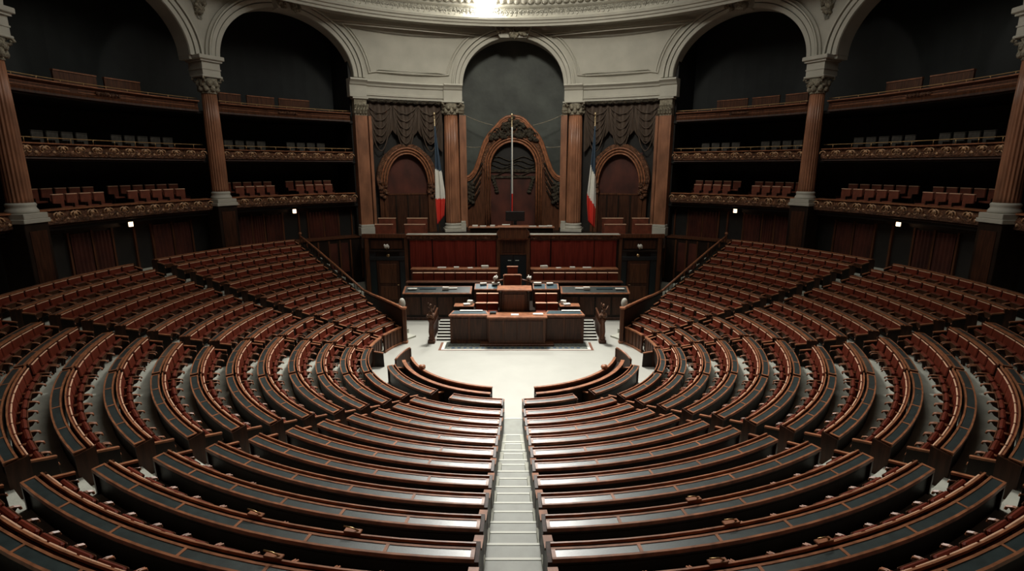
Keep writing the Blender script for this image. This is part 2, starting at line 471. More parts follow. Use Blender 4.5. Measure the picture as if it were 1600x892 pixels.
# entablature between column capitals and arches, both sides of the tribune
for side in (-1, 1):
    t = MB()
    t.sweep([(19.55, 14.1), (19.5, 14.0), (19.68, 13.86), (19.72, 13.74), (19.82, 13.70), (19.82, 13.28), (19.76, 13.26), (19.76, 13.12), (19.84, 13.10), (19.84, 12.94), (20.7, 12.94), (20.7, 14.1)], 10.9, 33.0, 26, 'plaster_light', side)
    # impost blocks breaking forward over the column and the pilaster
    for a0, a1 in ((11.0, 14.9), (30.8, 34.2)):
        t.sweep([(19.30, 14.12), (19.25, 14.02), (19.42, 13.88), (19.5, 13.74), (19.58, 13.70), (19.58, 12.96), (20.2, 12.96), (20.2, 14.12)], a0, a1, 5, 'plaster_light', side)
    struct(t.obj('trim_6'))
    t = MB()   # carved festoon hanging under the entablature
    for i in range(46):
        a = 15.4+i*(30.2-15.4)/45; p = pol(19.95, a, side, 12.86-.07*abs(math.sin(i*.7)))
        t.blob(p, (.15, .10, .12), 'carved_dark', i, 5, .3)
    struct(t.obj('trim_7'))

# main cornice and frieze ring at the foot of the dome
t = MB(); t.sweep([(20.0, 18.05), (19.1, 18.10), (18.55, 17.98), (18.45, 17.80), (18.25, 17.78), (18.22, 17.92), (18.12, 17.95), (18.08, 18.08), (17.98, 18.12), (17.94, 18.24), (18.2, 18.30), (18.3, 18.36), (18.3, 18.6), (20.0, 18.6)], -104, 104, 120, 'plaster_light')
struct(t.obj('trim_8'))
t = MB(); t.sweep([(18.34, 18.36), (18.30, 18.92), (20, 18.92), (20, 18.36)], -104, 104, 120, 'plaster_relief')
for i in range(150):       # scrolling foliage of the frieze
    a = -70+i*140/149; ph = i*.9
    pts = [pol(18.30, a+.42*math.cos(q*.8+ph)*(1-q/9), 1, 18.63+.20*math.sin(q*.8+ph)*(1-q/9)) for q in range(8)]
    t.tube(pts, .035, 'plaster', 4)
struct(t.obj('trim_9'))
t = MB(); t.sweep([(18.25, 18.92), (18.12, 19.00), (18.2, 19.05), (18.3, 19.1), (18.3, 19.9), (20, 19.9), (20, 18.92)], -104, 104, 120, 'plaster')
for i in range(130):
    a = -98+i*196/129; p = pol(18.12, a, 1, 19.34)
    t.blob(p, (.22, .22, .20), 'plaster_light', 3, 7, .0)
struct(t.obj('trim_10'))
# dome shell with its round skylight
prof = [(18.3, 19.9)]+[(18.3-7.2*math.sin(PI/2*i/10), 19.9+3.6*(1-math.cos(PI/2*i/10))) for i in range(1, 11)]+[(11.0, 23.7)]
t = MB(); t.sweep(prof, -180, 180, 96, 'plaster', 1, True, False, False); struct(t.obj('ceiling'))
t = MB()
vs = [(0, 0, 23.6)]+[(11.1*math.sin(2*PI*i/64), 11.1*math.cos(2*PI*i/64), 23.6) for i in range(64)]
t.add(vs, [(0, 1+i, 1+(i+1) % 64) for i in range(64)], 'glass_pane'); wn = struct(t.obj('window_1'))
t = MB()
for i in range(16):
    a = rad(i*22.5); t.tube([(0, 0, 23.55), (11*math.sin(a), 11*math.cos(a), 23.55)], .05, 'wood_dark', 4)
for r_ in (3.5, 7, 10.9): t.tube([(r_*math.sin(2*PI*i/48), r_*math.cos(2*PI*i/48), 23.55) for i in range(49)], .05, 'wood_dark', 4)
t.obj('window_frame', wn)

# bright floodlight on the cornice
fl = empty('floodlight', tuple(pol(17.75, -6.15, 1, 18.95)), 0, 'dazzling white floodlight on the cornice above the central arch', 'lamp')
t = MB(); p = pol(17.75, -6.15, 1, 19.2); t.blob(p, (.48, .22, .50), 'flood_glow', 1, 8, .0); centred('lens', t, fl.location, fl)  # lens enlarged to take in the glare around the lamp
t = MB(); t.tube([pol(18.1, -6.15, 1, 18.9), pol(17.95, -6.15, 1, 19.2)], .08, 'black_gloss', 6); t.lathe([(.2, 0), (.3, .1), (.3, .3), (.24, .34)], tuple(p+Vector((0, .28, -.1))), 12, 'black_gloss'); centred('housing', t, fl.location, fl)
ld = bpy.data.lights.new('floodlight_beam', 'POINT'); ld.energy = 130; ld.color = (1, .97, .88); ld.shadow_soft_size = .25
lo = bpy.data.objects.new('floodlight_beam', ld); C.objects.link(lo); lo.location = pol(17.2, -6.15, 1, 19.15)

# ------------------------------------------------------------------ columns and pilasters
def column(a, side, z0, zc0, zc1, r, label, ztop=None, flutes=20, plinth=None):
    p = pol(19.95, a, side); rot = -side*rad(a)
    e = empty('column', (p.x, p.y, z0), 0, label, 'column', 'marble columns and pilasters of the hall')
    M = Matrix.Translation((p.x, p.y, 0)) @ Matrix.Rotation(rot, 4, 'Z')
    t = MB(); t.box(-r*1.30, r*1.30, -r*1.30, r*1.30, z0, z0+.22, 'plaster_light', M, .02)
    t.lathe([(r*1.24, z0+.22), (r*1.28, z0+.28), (r*1.22, z0+.36), (r*1.12, z0+.42), (r*1.10, z0+.48), (r*1.17, z0+.54), (r*1.14, z0+.6), (r*1.03, z0+.64)], (0, 0, 0), 28, 'plaster_light', M=M)
    centred('base', t, e.location, e)
    t = MB(); H = zc0-(z0+.62)
    t.lathe([(r*1.03, z0+.62), (r*1.0, z0+.8), (r, z0+.62+H*.33), (r*.95, z0+.62+H*.7), (r*.88, zc0)], (0, 0, 0), 120, 'column_marble', True, flutes, .10, M)
    centred('shaft', t, e.location, e)
    h = zc1-zc0; t = MB()
    t.lathe([(r*.92, zc0), (r*.98, zc0+.05), (r*.9, zc0+.1), (r*.92, zc0+h*.55), (r*1.25, zc0+h*.84)], (0, 0, 0), 24, 'capital', M=M)
    for row, (zz, rr, m_) in enumerate(((.12, .95, 8), (.40, 1.02, 8))):
        for q in range(m_):
            an = 2*PI*(q+.5*row)/m_; pts = []
            for s_ in range(6):
                u = s_/5; R_ = r*(rr+.10*u+.32*max(0, u-.6)); zq = zc0+h*(zz+.36*u-.22*max(0, u-.75))
                pts.append(M @ Vector((R_*math.cos(an), R_*math.sin(an), zq)))
            t.tube(pts, [.12, .15, .16, .15, .12, .07], 'capital', 5)
    for q in range(4):
        an = PI/4+q*PI/2; pts = []
        for s_ in range(12):
            tt = s_/11*2.4*PI; R_ = r*1.42; rr = .17*(1-s_/15)
            pts.append(M @ Vector(((R_+rr*math.cos(tt))*math.cos(an), (R_+rr*math.cos(tt))*math.sin(an), zc0+h*.76+rr*math.sin(tt))))
        t.tube(pts, .06, 'capital', 5)
    t.box(-r*1.32, r*1.32, -r*1.32, r*1.32, zc0+h*.88, zc1, 'plaster_light', M, .03)
    centred('capital', t, e.location, e)
    if ztop:
        t = MB(); k = r*1.15
        t.box(-k, k, -k, k*1.6, zc1, ztop-.32, 'plaster_light', M)
        t.box(-k*1.06, k*1.06, -k*1.06, k*1.65, zc1+.3, zc1+.36, 'plaster_light', M)
        t.box(-k*1.2, k*1.2, -k*1.2, k*1.7, ztop-.32, ztop-.22, 'plaster_light', M)
        t.box(-k*1.4, k*1.4, -k*1.4, k*1.8, ztop-.22, ztop, 'plaster_light', M, .03)
        centred('impost_block', t, e.location, e)
    if plinth is not None:
        t = MB(); k = r*1.3
        t.box(-k, k, -k*.9, k*1.2, plinth, z0-.18, 'wood_dark', M, .02)
        t.box(-k*1.1, k*1.1, -k*1.05, k*1.25, z0-.18, z0, 'plaster_light', M, .02)
        t.box(-k*.7, k*.7, -k*.94, -k*.9, plinth+.4, z0-.5, 'wood_panel', M)
        centred('pedestal', t, e.location, e)
    return e
for side in (-1, 1):
    column(59.5, side, 6.25, 12.3, 13.25, .44, 'fluted red marble column between the two large gallery arches on the %s' % SN[side], 14.28, 20, 2.9)
    column(89.4, side, 6.25, 12.3, 13.25, .43, 'fluted red marble column at the outer %s edge of the galleries' % SN[side], 14.28, 20, 2.9)
    column(13.35, side, 3.45, 12.0, 12.92, .56, 'tall round red marble column %s of the central arch' % SN[side], None, 18)
def pilaster(a, side, z0, zc0, zc1, w_, label, base=True):
    p = pol(20.0, a, side); rot = -side*rad(a); M = Matrix.Translation((p.x, p.y, 0)) @ Matrix.Rotation(rot, 4, 'Z')
    e = empty('pilaster', (p.x, p.y, z0), 0, label, 'pilaster', 'marble columns and pilasters of the hall')
    t = MB(); t.box(-w_*.62, w_*.62, -.42, .3, z0, z0+.62, 'plaster_light', M, .02); t.box(-w_*.56, w_*.56, -.36, .3, z0+.62, z0+.82, 'plaster_light', M, .03); centred('base', t, e.location, e)
    t = MB(); t.box(-w_/2, w_/2, -.28, .5, z0+.8, zc0, 'column_marble', M)
    for sx in (-.30, .30): t.box(sx*w_-.03, sx*w_+.03, -.30, -.28, z0+1.0, zc0-.1, 'column_marble', M)
    t.box(side*-w_*.75-.08, side*-w_*.75+.12, -.14, .5, z0+.3, zc0, 'column_marble', M)
    centred('shaft', t, e.location, e)
    t = MB(); t.box(-w_*.5, w_*.5, -.30, .3, zc0, zc1, 'capital', M)
    for q in range(5):
        for row in range(2):
            x = -w_*.5+w_*(q+.5*row)/4.5
            pts = [M @ Vector((x, -.30-.03*s_-.05*max(0, s_-3), zc0+.1+row*.3+.08*s_-.05*max(0, s_-3))) for s_ in range(6)]
            t.tube(pts, [.08, .1, .1, .1, .08, .05], 'capital', 5)
    t.box(-w_*.62, w_*.62, -.42, .3, zc1-.12, zc1, 'plaster_light', M, .02); centred('capital', t, e.location, e)
for side in (-1, 1):
    pilaster(32.1, side, 3.42, 11.75, 12.95, .85, 'flat red marble pilaster between tribune wall and galleries on the %s' % SN[side])
    pilaster(11.2, side, 3.42, 12.0, 12.95, .32, 'narrow marble pilaster strip on the %s jamb of the central niche' % SN[side])

# ------------------------------------------------------------------ wall behind the tribune
t = MB()
for side in (-1, 1): t.sweep([(20.7, 3.3), (21.0, 3.3), (21.0, 14.2), (20.7, 14.2)], 11.5, 33.5, 20, 'wall_dark', side)
struct(t.obj('wall_back'))
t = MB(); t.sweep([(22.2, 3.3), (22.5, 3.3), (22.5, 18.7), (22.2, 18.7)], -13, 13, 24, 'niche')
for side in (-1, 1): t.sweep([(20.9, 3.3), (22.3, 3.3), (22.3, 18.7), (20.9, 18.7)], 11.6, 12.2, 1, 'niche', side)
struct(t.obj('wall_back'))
# upper podium floor behind the parapet
t = MB()
vs = [(-9.3, 10.8, 3.42), (9.3, 10.8, 3.42), (11.1, 17.0, 3.42)]+[tuple(pol(21.9, a, 1, 3.42)) for a in (30, 22, 14, 7, 0, -7, -14, -22, -30)]+[(-11.1, 17.0, 3.42)]
N = len(vs); t.add(vs+[(x, y_, 3.2) for x, y_, z in vs], [tuple(range(N)), tuple(range(N, 2*N))]+[(i, (i+1) % N, N+(i+1) % N, N+i) for i in range(N)], 'wood_dark'); struct(t.obj('floor'))
# tribune wall (lower), return walls
t = MB(); t.box(-9.1, 9.1, 10.55, 10.8, 0, 4.12, 'wood_dark')
for side in (-1, 1):
    t.add([(side*9.1, 10.6, 0), (side*11.05, 17.0, 0), (side*11.05, 17.0, 3.6), (side*9.1, 10.6, 3.6), (side*8.9, 10.6, 0), (side*10.85, 17.0, 0), (side*10.85, 17.0, 3.6), (side*8.9, 10.6, 3.6)],
          [(0, 1, 2, 3), (4, 5, 6, 7), (0, 1, 5, 4), (1, 2, 6, 5), (2, 3, 7, 6), (3, 0, 4, 7)], 'wood_dark')
struct(t.obj('wall_back'))
for side in (-1, 1):     # door bays either side of the curtains
    t = MB(); s = side
    X = lambda a, b_: (min(s*a, s*b_), max(s*a, s*b_))
    for x0, x1, z0, z1, d, m in [(6.42, 6.62, 0, 4.1, .10, 'wood_mid'), (8.78, 9.02, 0, 4.1, .12, 'wood_mid'), (6.62, 6.95, 0, 3.25, .05, 'door_black'), (8.4, 8.78, 0, 3.25, .05, 'door_black'), (6.62, 8.78, 3.25, 3.35, .14, 'wood_dark'), (6.62, 8.78, 2.72, 2.95, .10, 'door_black'), (6.75, 8.65, 3.42, 3.95, .03, 'wood_panel'), (6.4, 9.15, 4.1, 4.34, .16, 'wood_mid')]:
        a, b_ = X(x0, x1); t.box(a, b_, 10.55-d, 10.55, z0, z1, m, None, .01)
    struct(t.obj('trim_11'))
    t = MB(); a, b_ = X(7.0, 8.35); t.box(a, b_, 10.48, 10.55, 0.02, 2.7, 'wood_panel', None, .01)
    t.box(a+.15, b_-.15, 10.46, 10.49, .25, 1.1, 'wood_mid', None, .01); t.box(a+.15, b_-.15, 10.46, 10.49, 1.3, 2.5, 'wood_mid', None, .01)
    dr = struct(t.obj('door_%d' % (1 if s < 0 else 2)))
    t = MB(); t.tube([(s*7.12, 10.44, 1.2), (s*7.12, 10.40, 1.2), (s*7.12+.1, 10.40, 1.2)], .025, 'brass', 6); t.obj('door_handle', dr)
    # little carved lamp over the door
    e = empty('wall_lamp', (s*7.68, 10.4, 3.45), 0, 'small pale sconce over the dark door %s of the red curtains' % SN[s], 'lamp')
    t = MB(); t.blob((s*7.68, 10.36, 3.60), (.17, .1, .13), 'paper', 3, 6, .3); centred('shade', t, e.location, e)
    t = MB(); t.tube([(s*7.68, 10.52, 3.42), (s*7.68, 10.38, 3.42), (s*7.68, 10.36, 3.52)], .03, 'brass', 6); t.blob((s*7.62, 10.46, 3.02), (.10, .06, .1), 'brass', 5, 6, .3); centred('bracket', t, e.location, e)
# parapet: carved band, ledge
e = empty('parapet', (0, 10.5, 4.05), 0, 'long parapet with carved frieze band and pale ledge above the red curtains', 'parapet')
for x0, x1 in ((-6.42, -1.02), (1.02, 6.42)):
    t = MB(); N = 120; vs = []; fs = []
    for i in range(N+1):
        for j in range(5):
            x = x0+(x1-x0)*i/N; d = .07*abs(math.sin(i*.55))*math.sin(PI*j/4)+.04*abs(math.sin(i*.21+j))*math.sin(PI*j/4)
            vs.append((x, 10.40-d, 4.03+.055*j))
    for i in range(N):
        for j in range(4): fs.append((i*5+j, i*5+5+j, i*5+6+j, i*5+1+j))
    t.add(vs, fs, 'carved_wood', True); t.box(x0, x1, 10.39, 10.56, 4.03, 4.25, 'wood_panel')
    centred('carved_band', t, e.location, e)
    t = MB(); t.box(x0-.03, x1+.03, 10.26, 10.85, 4.25, 4.30, 'wood_edge', None, .01); t.box(x0-.03, x1+.03, 10.25, 10.85, 4.30, 4.335, 'plaster_light', None, .008); centred('ledge', t, e.location, e)
# centre bay with the dark double door
t = MB(); t.box(-1.02, -.80, 10.36, 10.56, 0, 4.12, 'wood_mid', None, .01); t.box(.80, 1.02, 10.36, 10.56, 0, 4.12, 'wood_mid', None, .01)
t.box(-.80, .80, 10.42, 10.56, 3.08, 4.0, 'wood_mid', None, .01); t.box(-.9, .9, 10.34, 10.56, 4.0, 4.14, 'wood_edge', None, .01)
t.box(-.72, .72, 10.39, 10.42, 3.2, 3.88, 'wood_panel', None, .01)
struct(t.obj('trim_12'))
t = MB(); t.box(-.80, -.005, 10.46, 10.56, 0, 3.08, 'door_black', None, .01); t.box(.005, .80, 10.46, 10.56, 0, 3.08, 'door_black', None, .01)
d3 = struct(t.obj('door_3'))
t = MB(); t.box(-.33, -.13, 10.44, 10.47, 2.70, 2.74, 'paper'); t.box(.12, .35, 10.44, 10.47, 2.70, 2.74, 'paper'); t.obj('door_plate', d3)
# pulpit front rising through the parapet in the middle
e = empty('rostrum', (.02, 10.4, 4.1), 0, 'carved wooden rostrum front breaking the parapet above the black door', 'rostrum')
t = MB(); t.prism([(-.85, 4.1), (.85, 4.1), (1.0, 4.4), (.75, 4.75), (-.75, 4.75), (-1.0, 4.4)], 10.15, 10.9, 'wood_mid'); centred('body', t, e.location, e)
t = MB(); t.box(-.95, .95, 10.05, 11.0, 4.75, 4.81, 'wood_edge', None, .015); centred('ledge', t, e.location, e)

# red pleated curtains
def curtain(x0, x1, y_, z0, z1, label, m='curtain', amp=.045, freq=9.0, seed=0):
    rn = random.Random(seed); N = int((x1-x0)*26); vs = []; fs = []; K = 6
    for i in range(N+1):
        x = x0+(x1-x0)*i/N
        for j in range(K):
            u = j/(K-1); vs.append((x+.02*math.sin(u*3+i*.3), y_+amp*(math.sin(x*freq+seed)+.4*math.sin(x*freq*2.3+u))*(.5+.5*u), z1-(z1-z0)*u))
    for i in range(N):
        for j in range(K-1): fs.append((i*K+j, (i+1)*K+j, (i+1)*K+j+1, i*K+j+1))
    e = empty('curtain', ((x0+x1)/2, y_, z0), 0, label, 'curtain', 'red curtains behind the tribune')
    t = MB(); t.add(vs, fs, m, True); t.box(x0, x1, y_+.07, y_+.09, z0, z1, m); centred('fabric', t, e.location, e)
    t = MB(); t.box(x0, x1, y_-.05, y_+.09, z1-.06, z1+.02, 'wood_panel'); centred('pelmet', t, e.location, e)
k = 0
CX = [(-6.28, -4.95), (-4.88, -2.32), (-2.24, -1.06)]
for nm, (x0, x1) in zip(('outer', 'middle', 'inner'), CX):
    for s in (-1, 1):
        k += 1; a, b_ = (x0, x1) if s < 0 else (-x1, -x0)
        curtain(a, b_, 10.42, 1.3, 4.02, '%s panel of the pleated red curtains %s of the black door' % (nm, SN[s]), seed=k)

# ------------------------------------------------------------------ aedicule in the niche (carved wooden canopy frame)
e = empty('canopy_frame', (0, 20.1, 3.42), 0, 'huge carved wooden scroll-shaped canopy frame standing in the central niche', 'canopy')
outer = [(-3.75, 7.45), (-3.3, 7.6), (-2.95, 8.05), (-2.65, 8.8), (-2.45, 9.4), (-2.2, 10.1), (-1.9, 10.6), (-1.6, 10.95), (-1.2, 11.35), (-.9, 11.7), (-.5, 11.93), (0, 12.0)]
outer = outer+[(-x, z) for x, z in outer[-2::-1]]
inner = [(-1.76, 3.42), (-1.76, 8.2)]+[(-1.76*math.cos(PI*i/16), 8.2+1.95*math.sin(PI*i/16)) for i in range(1, 16)]+[(1.76, 8.2), (1.76, 3.42)]
low = [(-3.75, 6.9), (-3.2, 6.7), (-2.9, 6.2), (-2.75, 5.9)]
def strip(mb, A, B, y0, y1, m):
    n_ = len(A); vs = []
    for (xa, za), (xb, zb) in zip(A, B): vs += [(xa, y0, za), (xb, y0, zb), (xb, y1, zb), (xa, y1, za)]
    fs = []
    for i in range(n_-1):
        for j in range(4): fs.append((i*4+j, i*4+(j+1) % 4, i*4+4+(j+1) % 4, i*4+4+j))
    fs += [(0, 1, 2, 3), tuple((n_-1)*4+j for j in range(4))]; mb.add(vs, fs, m)
def resample(P, n_):
    L = [0]; 
    for a, b_ in zip(P, P[1:]): L.append(L[-1]+math.hypot(b_[0]-a[0], b_[1]-a[1]))
    out = []
    for i in range(n_):
        d = L[-1]*i/(n_-1); j = 0
        while j < len(L)-2 and L[j+1] < d: j += 1
        u = (d-L[j])/max(1e-9, L[j+1]-L[j]); out.append((P[j][0]+(P[j+1][0]-P[j][0])*u, P[j][1]+(P[j+1][1]-P[j][1])*u))
    return out
arch_in = [(-1.76*math.cos(PI*i/16), 8.2+1.95*math.sin(PI*i/16)) for i in range(17)]
t = MB()
O = resample([p for p in outer if abs(p[0]) <= 2.7], 41); I = resample([(-1.76, 7.2)]+arch_in+[(1.76, 7.2)], 41)
strip(t, O, I, 20.05, 20.7, 'carved_wood')
for s in (-1, 1):
    poly = [(s*1.76, 3.42), (s*1.76, 7.9), (s*2.45, 9.2), (s*2.75, 8.2), (s*2.6, 7.2), (s*3.05, 6.2), (s*3.55, 5.4), (s*3.6, 3.42)]
    t.prism(poly, 20.15, 20.6, 'wood_mid')
centred('frame_body', t, e.location, e)
t = MB()     # mouldings that follow the outline and the arch
for dz, rr in ((0, .11), (-.20, .07), (-.36, .06)):
    t.tube([(x*(1+dz*.10), 19.98, z+dz*.75) for x, z in resample(outer, 70)], rr, 'wood_edge', 6)
for g, rr in ((.02, .08), (.22, .06), (.40, .05)):
    pts = [(-1.76-g, 20.0, 3.6), (-1.76-g, 20.0, 8.2)]+[(-(1.76+g)*math.cos(PI*i/20), 20.0, 8.2+(1.95+g)*math.sin(PI*i/20)) for i in range(1, 20)]+[(1.76+g, 20.0, 8.2), (1.76+g, 20.0, 3.6)]
    t.tube(pts, rr, 'wood_edge', 6)
centred('moulding', t, e.location, e)
t = MB(); rn = random.Random(3)
for i in range(60):
    u = rn.uniform(-1, 1); x = u*1.75; zt = 12.0-1.55*abs(u)**1.25; z = rn.uniform(max(10.15+.35*(1-u*u), zt-1.3), zt-.1)
    t.blob((x, 19.95, z), (.20, .15, .16), 'carved_dark', i, 5, .35)
for s in (-1, 1):
    for i in range(10):
        pts = [(s*(.3+i*.15+.22*math.cos(q*.6)*(1-q/14)), 19.9, 10.75+.5*math.sin(i*1.3)*.4+.22*math.sin(q*.6)*(1-q/14)) for q in range(12)]
        t.tube(pts, .05, 'carved_dark', 4)
centred('crest_carving', t, e.location, e)
t = MB()
for s in (-1, 1):
    for i in range(7):
        u = i/6; pts = []
        for q in range(12):
            v = q/11; x = 2.35+u*.25+(1.15-.25*u)*v; z = 8.6-.35*i-(1.4-.1*i)*math.sin(v*PI/2)-.55*u*v
            pts.append((s*x, 19.98+.02*i, z))
        t.tube(pts, .07, 'carved_wood' if i % 2 else 'wood_dark', 5)
    for i in range(14): t.blob((s*(3.1+.45*((i*7) % 5)/5), 19.95, 5.6+.11*i), (.17, .12, .15), 'carved_dark', i, 5, .35)
centred('side_scrollwork', t, e.location, e)
t = MB(); t.box(-1.76, 1.76, 20.5, 20.6, 3.42, 8.1, 'door_red'); t.box(-1.76, 1.76, 20.5, 20.62, 8.1, 10.1, 'wall_dark')
t.box(-1.76, 1.76, 20.38, 20.5, 7.45, 7.6, 'carved_dark'); t.box(-1.76, 1.76, 20.36, 20.5, 7.9, 8.1, 'carved_dark')
for i in range(5): t.tube([(-1.7+3.4*q/12, 20.42, 8.9-.28*i+.15*math.sin(q*.9+i)) for q in range(13)], .04, 'carved_dark', 4)
for s in (-1, 1):
    for q in range(6): t.blob((s*(1.55-.06*q), 20.4, 7.4-.2*q), (.16, .1, .14), 'carved_dark', q, 5, .3)
centred('back_panel', t, e.location, e)
# thin suspended cables of the niche
for s in (-1, 1):
    for nm, P0, P1, sag in (('upper', (s*4.15, 20.4, 12.35), (s*1.5, 20.2, 11.35), .12), ('lower', (s*4.15, 20.4, 9.05), (s*2.3, 20.2, 8.92), .12)):
        P0 = Vector(P0); P1 = Vector(P1); t = MB()
        if nm == 'lower': P0.z, P1.z = 9.95, 9.78
        t.tube([P0.lerp(P1, i/10)-Vector((0, 0, sag*math.sin(PI*i/10))) for i in range(11)], .028, 'capital', 5)
        tag(t.obj('cable'), '%s slack cable strung from the canopy frame to the %s column' % (nm, SN[s]), 'cable')

# ------------------------------------------------------------------ side bays: swagged drapes and arched doorways
for s in (-1, 1):
    ac = 22.9
    def bp(u, z, d=0.0):      # u metres along the bay, d metres proud of the wall
        return pol(20.35-d, ac+u*180/PI/20.35, s, z)
    pos = bp(0, 3.42)
    e = empty('doorway', tuple(pos), 0, 'carved wooden arched doorway with dark red leaf %s of the canopy' % SN[s], 'doorway')
    t = MB(); hw = 1.55
    A = [(-hw-.55, 6.5), (-hw-.75, 7.3), (-hw-.6, 8.2), (-hw-.2, 9.0), (-.9, 9.75), (-.35, 9.95), (0, 9.7), (.35, 9.95), (.9, 9.75), (hw+.2, 9.0), (hw+.6, 8.2), (hw+.75, 7.3), (hw+.55, 6.5)]
    B = [(-hw*math.cos(PI*i/24), 7.0+2.2*math.sin(PI*i/24)) for i in range(25)]
    A = resample(A, 33); B = resample(B, 33); vs = []
    for (xa, za), (xb, zb) in zip(A, B): vs += [bp(xa, za, .3), bp(xb, zb, .3), bp(xb, zb, 0), bp(xa, za, 0)]
    fs = []
    for i in range(32):
        for j in range(4): fs.append((i*4+j, i*4+(j+1) % 4, i*4+4+(j+1) % 4, i*4+4+j))
    fs += [(0, 1, 2, 3), (128, 129, 130, 131)]
    t.add(vs, fs, 'carved_wood'); centred('arch', t, pos, e)
    t = MB()
    for g in (.03, .22, .42):
        t.tube([bp(-(hw+g)*math.cos(PI*i/24), 7.0+(2.2+g)*math.sin(PI*i/24), .34) for i in range(25)], .055, 'wood_edge', 5)
    for q in (-1, 1):
        for i in range(8): t.blob(bp(q*(hw+.25+.25*math.sin(i*2)), 6.1+.16*i, .3), (.16, .12, .15), 'carved_wood', i, 5, .35)
    centred('moulding', t, pos, e)
    t = MB()
    for q in (-1, 1):
        for (u0, u1, z0, z1, d) in ((hw-.02, hw+.25, 3.42, 7.1, .28), (hw+.25, hw+.55, 3.42, 6.5, .16), (hw-.1, hw+.6, 6.45, 6.6, .36)):
            a0 = ac+min(q*u0, q*u1)*180/PI/20.35; a1 = ac+max(q*u0, q*u1)*180/PI/20.35
            t.rail(20.35-d, 20.4, z0, z1, a0, a1, 2, 'wood_mid', s)
    centred('jamb', t, pos, e)
    t = MB(); t.rail(20.5, 20.56, 6.3, 9.3, ac-hw*2.82, ac+hw*2.82, 8, 'door_red', s); centred('red_panel', t, pos, e)
    t = MB(); t.rail(20.3, 20.42, 3.42, 6.3, ac-hw*2.82, ac+hw*2.82, 8, 'wood_panel', s); t.rail(20.26, 20.42, 6.25, 6.36, ac-hw*2.82, ac+hw*2.82, 8, 'wood_mid', s)
    for q in (-.9, 0, .9): t.rail(20.26, 20.3, 3.5, 6.2, ac+q*2.8-.15, ac+q*2.8+.15, 1, 'wood_dark', s)
    centred('lower_panel', t, pos, e)
    # swags
    e = empty('drapery', tuple(bp(0, 9.5)), 0, 'dark swagged velvet drapery above the arched doorway on the %s' % SN[s], 'drapery')
    pos = bp(0, 9.5)
    t = MB(); N = 60; K = 10; vs = []; fs = []
    for i in range(N+1):
        u = -2.75+5.5*i/N
        drop = 2.0+.9*abs(math.sin((u+2.75)/5.5*PI*3))**.7*(.55+.45*abs(math.cos((u+2.75)/5.5*PI)))
        if abs(u) < .55: drop += 1.0*(1-abs(u)/.55)
        if abs(u) > 2.2: drop += 1.5*(abs(u)-2.2)/.55
        for j in range(K+1):
            v = j/K; vs.append(bp(u, 12.9-drop*v, .12+.09*math.sin(u*11+.5*math.sin(v*4))+.12*math.sin(v*PI)))
    for i in range(N):
        for j in range(K): fs.append((i*(K+1)+j, (i+1)*(K+1)+j, (i+1)*(K+1)+j+1, i*(K+1)+j+1))
    t.add(vs, fs, 'drape', True); centred('valance', t, pos, e)
    t = MB()
    for c in (-1.85, 0, 1.85):
        for r_ in range(6):
            h = .5+.42*r_; t.tube([bp(c+.85*q/8, 12.5-h*(1-(q/8)**2)-.1*r_, .33-.015*r_) for q in range(-8, 9)], .045, 'drape', 5)
    centred('swag_folds', t, pos, e)

